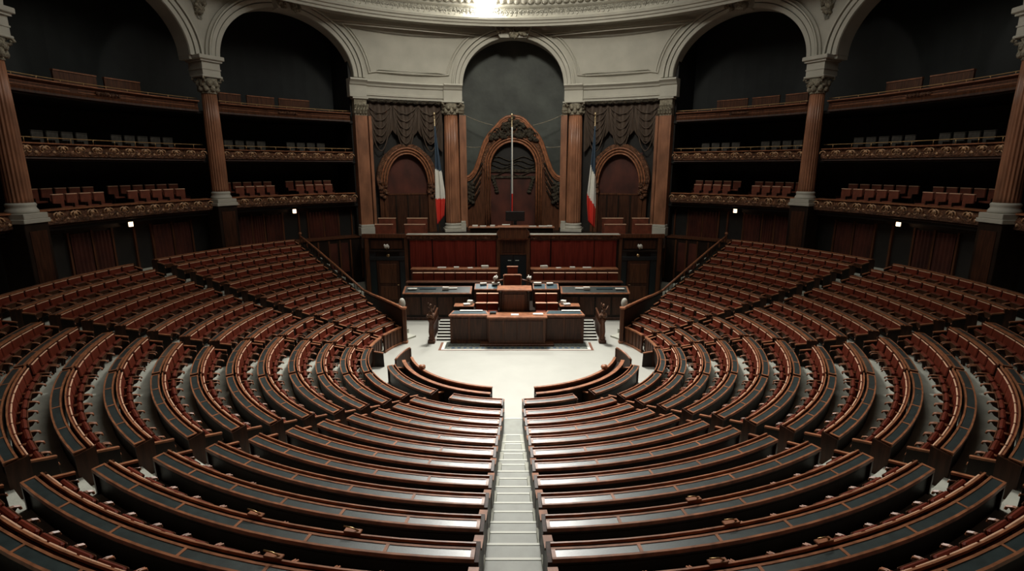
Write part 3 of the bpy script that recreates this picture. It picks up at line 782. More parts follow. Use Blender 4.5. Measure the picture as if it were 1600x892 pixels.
# ------------------------------------------------------------------ gallery balconies
BAYS = [(34.0, 57.9, 'inner'), (61.3, 88.4, 'outer'), (90.2, 106, 'outermost')]
DEG = lambda m_, R: m_/R*180/PI
def balcony(tier, s, a0, a1, nm):
    z0, z1, mname = {'low': (5.86, 6.50, 'carved_wood'), 'middle': (8.74, 9.30, 'carved_wood'), 'top': (11.42, 11.90, 'wood_mid')}[tier]
    am = (a0+a1)/2; pos = pol(20.1, am, s, z0)
    lab = {'low': 'lowest balcony front with deeply carved scroll relief', 'middle': 'middle balcony front with carved relief and brass rail', 'top': 'top balcony front with plain moulded panels'}[tier]
    e = empty('balcony', tuple(pos), 0, '%s, %s bay on the %s' % (lab, nm, SN[s]), 'balcony', 'gallery balconies')
    t = MB(); R = 20.12; L = rad(a1-a0)*R
    if tier == 'top':
        t.sweep([(R-.02, z0), (R-.05, z0+.10), (R, z0+.12), (R, z1-.14), (R-.06, z1-.12), (R-.10, z1-.03), (R-.12, z1), (R+.2, z1), (R+.2, z0)], a0, a1, 40, 'wood_mid', s)
        for i in range(3):
            b0 = a0+(a1-a0)*(i+.06)/3; b1 = a0+(a1-a0)*(i+.94)/3
            for zz in (z0+.16, z1-.19): t.rail(R-.03, R, zz, zz+.03, b0, b1, 14, 'wood_edge', s)
            c = (b0+b1)/2
            if i == 1:
                for q in range(7): t.blob(pol(R-.04, c+(q-3)*.5, s, (z0+z1)/2), (.14, .06, .10), 'carved_wood', q, 5, .4)
    else:
        N = int(L*11); K = 8; vs = []; fs = []; H = z1-z0
        for i in range(N+1):
            a = a0+(a1-a0)*i/N; x = L*i/N
            for j in range(K+1):
                v = j/K; env = math.sin(PI*v)**.6
                sw = abs(math.sin(x*4.4+1.6*math.sin(v*PI*1.5+x*1.3)))*abs(math.sin(x*2.2+v*5.5+math.sin(x*3.1)))
                bulge = (.16 if tier == 'low' else .08)*math.sin(PI*(1-v)*.5+.3)
                p = pol(R-.02-bulge-.11*env*sw, a, s, z0+H*v*.9); vs.append(tuple(p))
        for i in range(N):
            for j in range(K): fs.append((i*(K+1)+j, (i+1)*(K+1)+j, (i+1)*(K+1)+j+1, i*(K+1)+j+1))
        t.add(vs, fs, mname, True)
        t.rail(R, R+.18, z0, z1-.03, a0, a1, 30, 'wood_panel', s)
        ns = int(L/.40); hh = H*.5
        for i in range(ns):
            ac_ = a0+(a1-a0)*(i+.5)/ns; fl_ = 1 if i % 2 else -1
            pts = []
            for q in range(11):
                an = q*.72; rr = .21*(1-q/13)
                pts.append(pol(R-.20 if tier == 'low' else R-.13, ac_+(.10*fl_+rr*math.cos(an)*fl_)*180/PI/R, s, z0+hh*.95+rr*math.sin(an)*(1.15 if tier == 'low' else .95)))
            t.tube(pts, [.045-.0025*q for q in range(11)], 'glint_wood', 4)
            t.blob(pol(R-.19 if tier == 'low' else R-.12, ac_+DEG(.2, R), s, z0+hh*(1.25 if i % 2 else .6)), (.07, .06, .09), 'glint_wood', i, 4, .4)
    centred('balcony_front', t, pos, e)
    t = MB()
    t.sweep([(R-.22, z1-.05), (R-.22, z1), (R+.2, z1+.02), (R+.2, z1-.05)], a0, a1, 36, 'wood_edge', s)
    centred('handrail', t, pos, e)
    if tier != 'low':
        t = MB(); zz = z1+(.22 if tier == 'middle' else .12)
        t.tube([pol(R, a0+(a1-a0)*i/40, s, zz) for i in range(41)], .022, 'brass', 5)
        for i in range(9): t.tube([pol(R, a0+(a1-a0)*(i+.5)/9, s, z1), pol(R, a0+(a1-a0)*(i+.5)/9, s, zz)], .015, 'brass', 5)
        centred('brass_rail', t, pos, e)
    t = MB(); t.sweep([(R-.05, z0-.10), (R-.02, z0), (R+.3, z0), (R+.3, z0-.16)], a0, a1, 30, 'wood_panel', s); centred('underside_moulding', t, pos, e)
for s in (-1, 1):
    for a0, a1, nm in BAYS:
        for tier in ('low', 'middle', 'top'): balcony(tier, s, a0, a1, nm)

# gallery seats
def gallery_seat(cush):
    e = empty('gallery_chair', (0, 0, 0)); e['category'] = 'seat'
    t = MB(); t.box(-.27, .27, .04, .14, .42, .98, cush, None, .025); t.obj('backrest', e)
    t = MB(); t.box(-.27, .27, .02, .16, .965, 1.015, 'piping_highlight' if cush == 'gallery_red' else 'grey_seat', None, .02); t.obj('top_roll', e)
    t = MB(); t.box(-.26, .26, -.40, .06, .36, .46, cush, None, .03); t.obj('seat_cushion', e)
    for x in (-.29, .27): MB().box(x, x+.02, -.36, .12, 0, .6, 'wood_dark').obj('side_frame', e)
    return e
GS = {'gallery_red': gallery_seat('gallery_red'), 'grey_seat': gallery_seat('grey_seat')}
used = set()
def put_gallery(cush, R, a, s, z, label, group):
    p = pol(R, a, s, z); rz = -s*rad(a)
    src = GS[cush]
    if cush not in used:
        used.add(cush); src.location = p; src.rotation_euler = (0, 0, rz); src['label'] = label; src['group'] = group; return src
    return dup(src, p, rz, label, group)
DEG = lambda m_, R: m_/R*180/PI
for s in (-1, 1):
    for bay, runs in (('inner', [(55.4, 48.0), (44.6, 36.2)]), ('outer', [(82.6, 75.2), (72.4, 62.8)])):
        for ri, (b0, b1) in enumerate(runs):
            for row, R, zo in ((0, 20.95, 6.08), (1, 21.85, 6.32)):
                m_ = int(abs(b0-b1)/DEG(.66, R))+ (1 if row else 0)
                for i in range(m_):
                    a = b0-(i+.5-(.5 if row else 0))*DEG(.66, R)
                    t_lab = '%s red seat from the %s end, %s row, %s group, %s low gallery bay, %s' % (ORD[i+1], 'outer', ('front', 'rear')[row], ('outer', 'inner')[ri], bay, SN[s])
                    put_gallery('gallery_red', R, a, s, zo, t_lab, 'red seats in the low gallery')
            m_ = int(abs(b0-b1)/DEG(.66, 21.0))
            for i in range(m_):
                a = b0+1-(i+.5)*DEG(.68, 21.0)
                put_gallery('grey_seat', 21.0, a, s, 8.86, '%s greyish seat from the outer end, %s group, %s middle gallery bay, %s' % (ORD[i+1], ('outer', 'inner')[ri], bay, SN[s]), 'dull seats in the middle gallery')
    for bay, runs in (('inner', [(55.6, 52.0), (51.0, 46.4), (45.6, 40.2)]), ('outer', [(78.4, 73.0), (72.0, 67.2)])):
        for ri, (b0, b1) in enumerate(runs):
            mid = (b0+b1)/2; pos = pol(21.5, mid, s, 11.6)
            e = empty('gallery_bench', tuple(pos), 0, '%s long wooden bench from the outer end, %s top gallery bay on the %s' % (ORD[ri+1], bay, SN[s]), 'bench', 'benches in the top gallery')
            t = MB(); t.rail(21.5, 21.6, 11.4, 12.62, b1, b0, 8, 'wood_mid', s); t.rail(21.46, 21.64, 12.62, 12.68, b1, b0, 8, 'wood_edge', s); centred('backrest', t, pos, e)
            t = MB(); t.rail(21.05, 21.5, 11.75, 11.85, b1, b0, 8, 'wood_mid', s); centred('seat', t, pos, e)
# small lit exit lamps under the low balcony
for s, a, z, lab in ((-1, 45.6, 5.38, 'small lit lamp above the door behind the left far block'), (-1, 73.3, 5.42, 'small lit lamp under the outer low balcony on the left'), (1, 46.2, 5.42, 'small lit lamp above the door behind the right far block'), (1, 73.7, 5.45, 'small lit lamp under the outer low balcony on the right')):
    p = pol(20.62, a, s, z); e = empty('exit_lamp', tuple(p), 0, lab, 'lamp')
    t = MB(); M = Matrix.Translation(p) @ Matrix.Rotation(-s*rad(a), 4, 'Z'); t.box(-.11, .11, -.06, .02, -.13, .13, 'lamp_glow', M, .02); centred('lit_face', t, p, e)
    t = MB(); t.box(-.14, .14, .02, .08, -.16, .16, 'door_black', M, .01); t.box(-.02, .02, 0, .5, .12, .16, 'door_black', M); centred('housing', t, p, e)
    d = bpy.data.lights.new('exit_lamp_light', 'POINT'); d.energy = 2; d.color = (1, .6, .35); d.shadow_soft_size = .1
    lo = bpy.data.objects.new('exit_lamp_light', d); C.objects.link(lo); lo.location = pol(20.4, a, s, z); 

# ================================================================== BENCHES
# one curved desk per ring and block: body, edge frame, leather inlays, back rail, end panels
def bench(k, s, a0, a1, block, lab, ends=(1, 1), inlay=True, wood=False, joint=False):
    R = RING[k]; z = ZDESK[k]; fz = FLO[k]; am = (a0+a1)/2; pos = pol(R, am, s, fz)
    e = empty('bench_desk', tuple(pos), 0, lab, 'desk', 'curved desks of the hemicycle')
    n_ = max(2, int((a1-a0)/2.2)); hw = .11
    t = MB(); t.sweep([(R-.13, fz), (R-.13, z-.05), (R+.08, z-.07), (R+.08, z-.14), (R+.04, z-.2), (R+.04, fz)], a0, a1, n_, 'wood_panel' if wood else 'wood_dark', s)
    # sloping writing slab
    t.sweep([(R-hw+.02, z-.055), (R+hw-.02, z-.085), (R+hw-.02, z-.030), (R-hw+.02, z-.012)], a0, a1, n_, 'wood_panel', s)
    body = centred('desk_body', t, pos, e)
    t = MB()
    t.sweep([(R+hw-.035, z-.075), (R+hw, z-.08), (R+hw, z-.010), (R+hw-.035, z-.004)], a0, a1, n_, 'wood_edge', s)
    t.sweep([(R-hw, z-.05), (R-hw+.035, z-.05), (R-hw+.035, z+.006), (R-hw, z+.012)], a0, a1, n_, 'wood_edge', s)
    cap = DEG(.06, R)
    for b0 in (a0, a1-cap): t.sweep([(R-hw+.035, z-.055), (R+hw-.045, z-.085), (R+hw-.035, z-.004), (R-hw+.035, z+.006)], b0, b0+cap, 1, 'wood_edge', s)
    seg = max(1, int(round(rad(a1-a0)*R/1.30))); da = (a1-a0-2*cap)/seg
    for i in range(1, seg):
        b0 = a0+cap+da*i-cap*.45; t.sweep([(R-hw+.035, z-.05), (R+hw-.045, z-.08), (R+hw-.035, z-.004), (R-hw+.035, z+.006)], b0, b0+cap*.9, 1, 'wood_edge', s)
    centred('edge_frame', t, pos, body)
    if inlay:
        for i in range(seg):
            b0 = a0+cap+da*i+(cap*.45 if i else 0); b1 = a0+cap+da*(i+1)-(cap*.45 if i < seg-1 else 0)
            t = MB(); t.sweep([(R-hw+.035, z-.03), (R+hw-.045, z-.06), (R+hw-.035, z-.012), (R-hw+.035, z-.004)], b0, b1, max(2, int((b1-b0)/2)), 'leather', s)
            centred('leather_inlay', t, pos, body)
    t = MB(); t.sweep([(R-.205, z-.02), (R-.175, z-.02), (R-.175, z+.03), (R-.205, z+.03)], a0, a1, n_, 'wood_edge', s)
    t.sweep([(R-.21, fz+.3), (R-.185, fz+.3), (R-.185, z-.03), (R-.21, z-.03)], a0, a1, n_, 'wood_dark', s)
    centred('back_rail', t, pos, e)
    if joint:
        g_ = DEG(.2, R); t = MB(); t.sweep([(R-.16, fz), (R+.03, fz), (R+.03, z-.10), (R-.16, z-.08)], a0-g_, a0, 1, 'wood_dark', s); centred('joint_panel', t, pos, e)
    for flag, b0 in ((ends[0], a0), (ends[1], a1)):
        if not flag: continue
        w_ = DEG(.13 if flag == 2 else .07, R); b0 = b0-w_*.5
        t = MB(); t.sweep([(R-.26, fz), (R+.09, fz), (R+.10, z-.07), (R-.26, z+.0)], b0, b0+w_, 1, 'wood_panel', s)
        t.sweep([(R-.66, fz), (R-.26, fz), (R-.26, z-.16), (R-.64, z-.24)], b0, b0+w_, 1, 'wood_dark', s)
        t.sweep([(R-.64, z-.24), (R-.26, z-.16), (R-.26, z-.12), (R-.65, z-.195)], b0-w_*.1, b0+w_*1.1, 1, 'wood_edge', s)
        centred('end_panel', t, pos, e)
    return e
BL = {'A': 'rail-side block', 'B': 'side block', 'E': 'turning block', 'C': 'curving near block', 'D': 'central aisle block'}
def ring_blocks(k):
    gap = math.degrees(math.asin(min(.9, (GAPX[k])/RING[k])))
    a1, a2 = (A1, A2) if k >= 7 else (74.2, 76.6)
    b1, b2 = {7: (98.0, 99.6), 6: (92.6, 94.2), 5: (91.4, 93.0)}.get(k, (B1, B2)) if k > 4 else (90.0, 91.8)
    c = 120.0 if k > 5 else 117.5; g = .09/RING[k]*180/PI
    return [('A', FAR[k], a1), ('B', a2, b1), ('E', b2, c-g), ('C', c+g, C1), ('D', C2, 180-gap)]
SEATS = []          # (score, ring, side, angle, block, index)
for s in (-1, 1):
    for k in range(2, 16):
        for (bn, a0, a1) in ring_blocks(k):
            if k >= 14 and bn == 'D': continue
            lab = 'curved desk, %s row from the floor, %s, %s half' % (ORD[k-1], BL[bn], SN[s])
            if k == 2 and bn in 'AB': continue
            bench(k, s, a0, a1, bn, lab, (int(bn != 'C'), 0 if bn == 'E' else 2 if bn == 'D' else 1), wood=(k <= 3 and bn in 'AB'), joint=(bn == 'C'))
            if k == 2 and bn in 'AB': pass
            if k == 2: continue
            R = RING[k]-.24; L = rad(a1-a0)*R; m_ = max(1, int(L/.66))
            for i in range(m_):
                a = a0+(a1-a0)*(i+.5)/m_; SEATS.append((k, s, a, bn, i, m_))
# panelled wooden front of the innermost row
for s in (-1, 1):
    for nm, a0, a1 in (('rail-side', 62.3, 75.5), ('side', 78.5, 90.5)):
        R = RING[2]-.05; pos = pol(R, (a0+a1)/2, s, 0)
        e = empty('front_screen', tuple(pos), 0, 'low panelled wooden screen before the first row, %s block, %s half' % (nm, SN[s]), 'screen')
        t = MB(); t.rail(R-.04, R+.02, .0, .80, a0, a1, 10, 'wood_mid', s); centred('panel', t, pos, e)
        t = MB(); t.rail(R-.08, R+.04, .80, .86, a0, a1, 10, 'wood_edge', s); t.rail(R-.08, R, .0, .10, a0, a1, 10, 'wood_edge', s)
        m_ = 5
        for i in range(m_+1): 
            b0 = a0+(a1-a0-.5)*i/m_; t.rail(R-.06, R, .1, .8, b0, b0+.5, 1, 'wood_panel', s)
        centred('frame', t, pos, e)
# low curved front benches standing on the open floor
for s in (-1, 1):
    a1 = 180-math.degrees(math.asin(.76/4.47)); R = 4.47; a0 = 107; pos = pol(R, 140, s, 0)
    e = empty('front_bench', tuple(pos), 0, 'innermost curved bench front with double wooden rail on the pale floor, %s half' % SN[s], 'bench')
    t = MB(); t.rail(R-.19, R-.13, 0, .78, a0, a1, 26, 'wood_panel', s); t.rail(R+.10, R+.15, 0, .70, a0, a1, 26, 'wood_dark', s); t.rail(R-.13, R+.12, .60, .64, a0, a1, 26, 'wood_dark', s); centred('body', t, pos, e)
    t = MB(); t.rail(R-.24, R-.14, .78, .84, a0, a1, 26, 'wood_edge', s); centred('inner_rail', t, pos, e)
    t = MB(); t.rail(R+.06, R+.20, .70, .75, a0, a1, 26, 'wood_edge', s); centred('outer_rail', t, pos, e)
    t = MB(); n_ = 8; vs = []    # curved raised wing closing the far end
    for i in range(n_+1):
        u = i/n_; rr = R-.2+.62*u; aa = a0-9*math.sin(PI*.5*(1-u))*1.0-.0; z = .98-.22*u
        for d in (0, .06):
            for zz in (0, z): p = pol(rr+d, aa, s, zz); vs.append(tuple(p))
    fs = []
    for i in range(n_):
        o = i*4; fs += [(o, o+1, o+5, o+4), (o+2, o+3, o+7, o+6), (o+1, o+3, o+7, o+5), (o, o+2, o+6, o+4)]
    fs += [(0, 1, 3, 2), (n_*4, n_*4+1, n_*4+3, n_*4+2)]
    t.add(vs, fs, 'wood_panel'); 
    t.tube([pol(R-.2+.62*i/n_+.03, a0-9*math.sin(PI*.5*(1-i/n_)), s, 1.0-.22*i/n_) for i in range(n_+1)], .045, 'wood_edge', 6)
    centred('end_wing', t, pos, e)
    t = MB(); p = pol(R-.20, 126, s, .84); t.blob(p+Vector((0, 0, .06)), (.13, .12, .10), 'wood_edge', 2, 6, .2); tag(t.obj('knob_ornament'), 'small brown rounded fitting on the innermost bench rail, %s half' % SN[s], 'fitting')
    bench(1, s, 111, 147.5, 'C', 'short curved desk with green leather behind the innermost bench, outer piece, %s half' % SN[s])
    bench(1, s, 155.8, 180-math.degrees(math.asin(.38/5.18)), 'D', 'short curved desk with green leather behind the innermost bench, aisle piece, %s half' % SN[s])

# seats
def make_seat():
    e = empty('tip_up_chair', (0, 0, 0)); e['category'] = 'seat'
    t = MB(); T = Matrix.Translation((0, .03, .315)) @ Matrix.Rotation(rad(7), 4, 'X')
    t.box(-.318, .318, 0, .085, 0, .46, 'seat_red', T, .03); br = t.obj('backrest', e)
    t = MB(); t.box(-.305, .305, .064, .098, .440, .472, 'piping_highlight', T, .010); t.obj('top_highlight', br)
    T2 = Matrix.Translation((0, .20, .32)) @ Matrix.Rotation(rad(72), 4, 'X')
    t = MB(); t.box(-.27, .27, 0, .29, .0, .09, 'seat_red', T2, .03); sp = t.obj('seat_pan', e)
    t = MB(); t.box(-.26, .26, .02, .27, -.035, .0, 'wood_mid', T2, .015); t.obj('pan_shell', sp)
    for x in (-.328, .300):
        t = MB(); pts = []
        poly = [(.06, 0), (.12, 0), (.16, .28), (.36, .38), (.42, .46), (.06, .48)]
        vs = [(x, y_, z) for y_, z in poly]+[(x+.028, y_, z) for y_, z in poly]; N = len(poly)
        t.add(vs, [tuple(range(N)), tuple(range(N, 2*N))]+[(i, (i+1) % N, N+(i+1) % N, N+i) for i in range(N)], 'wood_panel')
        t.tube([(x+.014, .08, .50), (x+.014, .22, .50), (x+.014, .38, .48), (x+.014, .45, .45), (x+.014, .46, .40)], .021, 'wood_edge', 6)
        t.obj('armrest', e)
    return e
# which seats show largest
camp = Vector(cam.location); fwd = Vector((0, math.cos(rad(12.69)), -math.sin(rad(12.69)))); dn = Vector((0, -math.sin(rad(12.69)), -math.cos(rad(12.69))))
def score(q):
    k, s, a, bn, i, m_ = q; p = pol(RING[k]-.35, a, s, FLO[k]+.6)-camp; z = p.dot(fwd)
    if z < 1: return -1
    px = 800+826*p.x/z; py = 446+826*p.dot(dn)/z
    if not (-25 < px < 1625 and py < 915): return -1
    v = 1/z
    if bn == 'D': v *= .32 if k >= 7 else .15
    if bn == 'C' and a > 132: v *= .6
    return v
S2 = sorted(((score(q), q) for q in SEATS), key=lambda x: -x[0]); OFF = [x for x in S2 if x[0] <= 0]; S2 = [x for x in S2 if x[0] > 0]
proto = make_seat(); first = True
def seat_label(q):
    k, s, a, bn, i, m_ = q
    nm = {'A': ('the handrail', 'rail-side'), 'B': ('its far end', 'side'), 'E': ('its far end', 'turning'), 'C': ('its far end', 'curving near'), 'D': ('its outer end', 'central')}[bn]
    return 'red tip-up seat, %s from %s, %s row, %s block, %s half' % (ORD[i+1], nm[0], ORD[k-1], nm[1], SN[s])
for n_, (v, q) in enumerate(S2[:300]):
    k, s, a, bn, i, m_ = q
    p = pol(RING[k]-.20, a, s, FLO[k]); rz = PI-s*rad(a)
    if first: first = False; proto.location = p; proto.rotation_euler = (0, 0, rz); proto['label'] = seat_label(q); proto['group'] = 'red tip-up seats of the hemicycle'
    else: dup(proto, p, rz, seat_label(q), 'red tip-up seats of the hemicycle')
# the remaining, smaller seats as one object
rest = MB()
src = []
for ch in proto.children_recursive:
    me = ch.data
    src.append(([v.co.copy() for v in me.vertices], [tuple(p.vertices) for p in me.polygons], [p.material_index for p in me.polygons], [m_.name for m_ in me.materials]))
for v, q in S2[300:]+OFF:
    k, s, a, bn, i, m_ = q
    M = Matrix.Translation(pol(RING[k]-.20, a, s, FLO[k])) @ Matrix.Rotation(PI-s*rad(a), 4, 'Z')
    for vs, fs, mi, mn in src:
        o = len(rest.v); rest.v += [tuple(M @ c) for c in vs]
        for f_, m0 in zip(fs, mi): rest.f.append([x+o for x in f_]); rest.m.append(rest.mi(mn[m0])); rest.sm.append(False)
if rest.v: tag(rest.obj('tip_up_chairs'), 'the many smaller red tip-up seats in the remaining rows of the hemicycle', 'seats', None, 'stuff')

# ------------------------------------------------------------------ hand rails at the ends of the rows
for s in (-1, 1):
    e = empty('stair_handrail', (s*8.2, 7, 0), 0, 'sloping wooden handrail on a dark panelled parapet at the far end of the %s rows' % SN[s], 'handrail')
    P = [(13.95, 13.1, 3.86), (12.4, 11.5, 3.30), (10.3, 9.25, 2.47), (8.2, 7.0, 1.62), (7.5, 6.1, 1.60), (6.9, 5.2, 1.68), (6.2, 4.2, 1.72), (5.55, 3.35, 1.72), (5.22, 2.92, 1.70)]
    t = MB(); t.tube([(s*x, y_, z) for x, y_, z in P[:4]], .065, 'wood_edge', 8); centred('handrail', t, e.location, e)
    t = MB(); t.tube([(s*x, y_, z) for x, y_, z in P[3:]], .075, 'wood_edge', 8); centred('curved_rail', t, e.location, e)
    t = MB()
    for a, b_ in zip(P, P[1:]):
        d = Vector((b_[0]-a[0], b_[1]-a[1], 0)).normalized(); nn = Vector((-d.y, d.x, 0))*.05
        g = .10 if a[1] < 7.1 else .42
        pts = [Vector((a[0], a[1], 0)), Vector((b_[0], b_[1], 0))]
        lo = [pts[0]-nn, pts[1]-nn, pts[1]+nn, pts[0]+nn]; zt = [a[2]-g, b_[2]-g, b_[2]-g, a[2]-g]
        vs = [(s*v.x, v.y, 0) for v in lo]+[(s*v.x, v.y, z) for v, z in zip(lo, zt)]
        t.add(vs, [(0, 1, 2, 3), (4, 5, 6, 7), (0, 1, 5, 4), (1, 2, 6, 5), (2, 3, 7, 6), (3, 0, 4, 7)], 'wood_dark')
    centred('side_panel', t, e.location, e)
    t = MB()
    for i in range(22):
        u = i/21; a, b_ = P[0], P[3]; x = a[0]+(b_[0]-a[0])*u; y_ = a[1]+(b_[1]-a[1])*u; z = a[2]+(b_[2]-a[2])*u
        t.tube([(s*x, y_, z-.45), (s*x, y_, z-.02)], .018, 'wood_dark', 5)
    centred('balusters', t, e.location, e)
    t = MB(); t.lathe([(.06, 3.3), (.06, 3.95), (.10, 4.0), (.11, 4.06), (.06, 4.12)], (s*13.95, 13.1, 0), 10, 'wood_edge'); centred('top_post', t, e.location, e)
    t = MB(); t.box(s*5.2-.09, s*5.2+.09, 2.83, 3.0, 0, 1.72, 'wood_mid', None, .02); t.box(s*5.2-.12, s*5.2+.12, 2.8, 3.03, 1.70, 1.80, 'wood_edge', None, .02); t.box(s*5.2-.12, s*5.2+.12, 2.8, 3.03, 0, .12, 'wood_edge', None, .02); centred('end_post', t, e.location, e)
    t = MB(); t.blob((s*5.45, 3.7, 1.75), (.16, .16, .30), 'plaster_light', 1, 8, .04); t.lathe([(.12, 1.35), (.06, 1.5)], (s*5.45, 3.7, 0), 8, 'brass')
    tag(t.obj('globe_lamp'), 'pale unlit globe behind the end post of the %s handrail' % SN[s], 'lamp')

# ================================================================== TRIBUNE
TX = .18
t = MB(); vs = None
e = empty('rug', (TX, 2.4, 0), 0, 'flat patterned grey and blue rug with pale border under the speaker\'s desk', 'rug')
t = MB(); t.box(-3.48, 3.74, 1.86, 3.0, 0, .008, 'rug_rust'); centred('outer_border', t, e.location, e)
t = MB(); t.box(-3.36, 3.62, 1.92, 3.0, .002, .012, 'paper'); centred('pale_border', t, e.location, e)
t = MB(); t.box(-3.22, 3.48, 2.02, 3.0, .004, .016, 'rug'); centred('field', t, e.location, e)
t = MB(); 
for i in range(22): t.box(-2.9+.28*i, -2.75+.28*i, 2.08, 2.26, .006, .020, 'rug_blue')
centred('blue_motifs', t, e.location, e)
def papers(x, y_, z, w_, d, h, label, m='paper', rot=0, tilt=0):
    o = MB().box(-w_/2, w_/2, -d/2, d/2, 0, h, m, None, .004).obj('paper_stack' if m == 'paper' else 'folder', None, None, (x, y_, z)); o.rotation_euler = (tilt, 0, rot)
    return tag(o, label, 'papers' if m == 'paper' else 'folder')
# central lower desk
e = empty('speaker_desk', (TX, 2.9, 0), 0, 'broad panelled wooden desk with projecting centre and leather-topped wings on the rug', 'desk')
t = MB(); t.box(TX-1.34, TX+1.34, 2.5, 3.3, .12, 1.36, 'wood_mid', None, .01); centred('centre_body', t, e.location, e)
t = MB(); 
for x in (-1.28, -.62, .0, .62): t.box(TX+x, TX+x+.60 if x > -1 else TX+x+.60, 2.47, 2.5, .28, 1.24, 'wood_panel', None, .008)
centred('front_panels', t, e.location, e)
t = MB(); t.box(TX-1.42, TX+1.42, 2.42, 3.35, 1.36, 1.44, 'wood_edge', None, .015); centred('centre_top', t, e.location, e)
t = MB(); t.box(TX-1.75, TX+1.75, 2.36, 3.3, 0, .12, 'wood_mid', None, .02); centred('plinth', t, e.location, e)
for s in (-1, 1):
    x0, x1 = sorted((TX+s*1.34, TX+s*3.2))
    t = MB(); t.box(x0, x1, 2.85, 3.35, 0, 1.38, 'wood_mid', None, .01)
    for i in range(2):
        xx = x0+.08+i*(x1-x0-.1)/2; t.box(xx, xx+(x1-x0)/2-.14, 2.82, 2.85, .2, 1.26, 'wood_panel', None, .008)
    t.box(x0, x1, 2.80, 2.86, 0, .14, 'wood_mid')
    centred('wing', t, e.location, e)
    xm = (x0+x1)/2; hw = (x1-x0)/2
    t = MB(); t.add([(xm-hw-.05, 2.76, 1.37), (xm+hw+.02, 2.76, 1.37), (xm+hw-.12, 3.30, 1.46), (xm-hw+.12, 3.30, 1.46), (xm-hw-.05, 2.76, 1.44), (xm+hw+.02, 2.76, 1.44), (xm+hw-.12, 3.30, 1.52), (xm-hw+.12, 3.30, 1.52)], [(0, 1, 2, 3), (4, 5, 6, 7), (0, 1, 5, 4), (1, 2, 6, 5), (2, 3, 7, 6), (3, 0, 4, 7)], 'wood_edge')
    centred('wing_top', t, e.location, e)
    t = MB(); t.add([(xm-hw+.06, 2.90, 1.472), (xm+hw-.08, 2.90, 1.472), (xm+hw-.2, 3.26, 1.526), (xm-hw+.2, 3.26, 1.526), (xm-hw+.06, 2.90, 1.45), (xm+hw-.08, 2.90, 1.45), (xm+hw-.2, 3.26, 1.505), (xm-hw+.2, 3.26, 1.505)], [(0, 1, 2, 3), (4, 5, 6, 7), (0, 1, 5, 4), (1, 2, 6, 5), (2, 3, 7, 6), (3, 0, 4, 7)], 'leather_blue')
    centred('leather_top', t, e.location, e)
# dark platform under the upper tribune
e = empty('tribune_platform', (TX, 5, 0), 0, 'dark wooden platform carrying the upper desks and chairs of the tribune', 'platform')
t = MB(); t.box(TX-3.15, TX+3.15, 3.36, 5.6, 0, .85, 'wood_dark'); t.box(TX-2.5, TX+2.5, 4.65, 6.6, .85, 1.15, 'wood_dark'); centred('platform_body', t, e.location, e)
# stairs with newels
for s in (-1, 1):
    e = empty('tribune_stairs', (TX+s*3.7, 3.5, 0), 0, 'short flight of pale-edged wooden steps climbing the %s side of the tribune' % SN[s], 'stairs')
    x0, x1 = sorted((TX+s*3.22, TX+s*3.95))
    t = MB()
    for i in range(7): t.box(x0, x1, 3.30+.24*i, 5.2, 0, .085*(i+1)-.02, 'wood_dark')
    centred('risers', t, e.location, e)
    t = MB()
    for i in range(7): t.box(x0, x1, 3.28+.24*i, 3.48+.24*i, .085*(i+1)-.02, .085*(i+1), 'marble')
    centred('treads', t, e.location, e)
    X = TX+s*4.12
    t = MB(); t.box(X-.05, X+.05, 3.1, 5.1, .0, .75, 'wood_panel'); t.tube([(X, 3.05, 1.0), (X, 4.2, 1.08), (X, 5.1, 1.15)], .05, 'wood_mid', 6)
    for i in range(7): t.lathe([(.03, .7), (.05, .8), (.03, .9), (.03, 1.02)], (X, 3.3+.28*i, 0), 6, 'wood_mid')
    centred('balustrade', t, e.location, e)
    n_ = empty('newel_post', (X, 2.95, 0), 0, 'carved newel post with little figure at the foot of the %s tribune stairs' % SN[s], 'post')
    t = MB(); t.box(X-.17, X+.17, 2.8, 3.12, 0, .16, 'wood_mid', None, .02); t.lathe([(.13, .16), (.16, .25), (.11, .34), (.14, .55), (.10, 1.0), (.15, 1.12), (.17, 1.2), (.12, 1.26)], (X, 2.96, 0), 12, 'wood_mid'); centred('shaft', t, n_.location, n_)
    t = MB(); t.blob((X, 2.96, 1.36), (.20, .18, .13), 'carved_wood', 4, 7, .25); t.tube([(X-.03, 2.96, 1.42), (X+.02, 2.96, 1.62), (X, 2.96, 1.80)], [.10, .09, .05], 'carved_wood', 7); t.blob((X, 2.96, 1.88), (.055, .055, .07), 'carved_wood', 1, 6, .05)
    t.tube([(X, 2.96, 1.72), (X-.13, 2.94, 1.82), (X-.10, 2.94, 2.0)], .028, 'carved_wood', 5); t.tube([(X, 2.96, 1.70), (X+.14, 2.94, 1.66), (X+.22, 2.94, 1.86)], .028, 'carved_wood', 5)
    centred('carved_figure', t, n_.location, n_)
# lectern
e = empty('lectern', (TX-.12, 3.9, 0), 0, 'tall dark wooden lectern box rising in the middle of the tribune', 'lectern')
lx = TX-.12
t = MB(); t.box(lx-.72, lx+.72, 3.62, 4.4, 0, 2.42, 'wood_panel', None, .015); centred('body', t, e.location, e)
t = MB(); t.box(lx-.50, lx+.50, 3.58, 3.62, 1.0, 2.25, 'wood_mid', None, .01); centred('front_panel', t, e.location, e)
t = MB(); t.box(lx-.85, lx+.85, 3.52, 4.5, 2.42, 2.50, 'wood_edge', None, .02); centred('top', t, e.location, e)
for s in (-1, 1): centred('corner_column', MB().lathe([(.07, 1.0), (.09, 1.1), (.06, 1.3), (.06, 2.2), (.09, 2.3), (.09, 2.42)], (lx+s*.68, 3.58, 0), 10, 'wood_dark'), e.location, e)
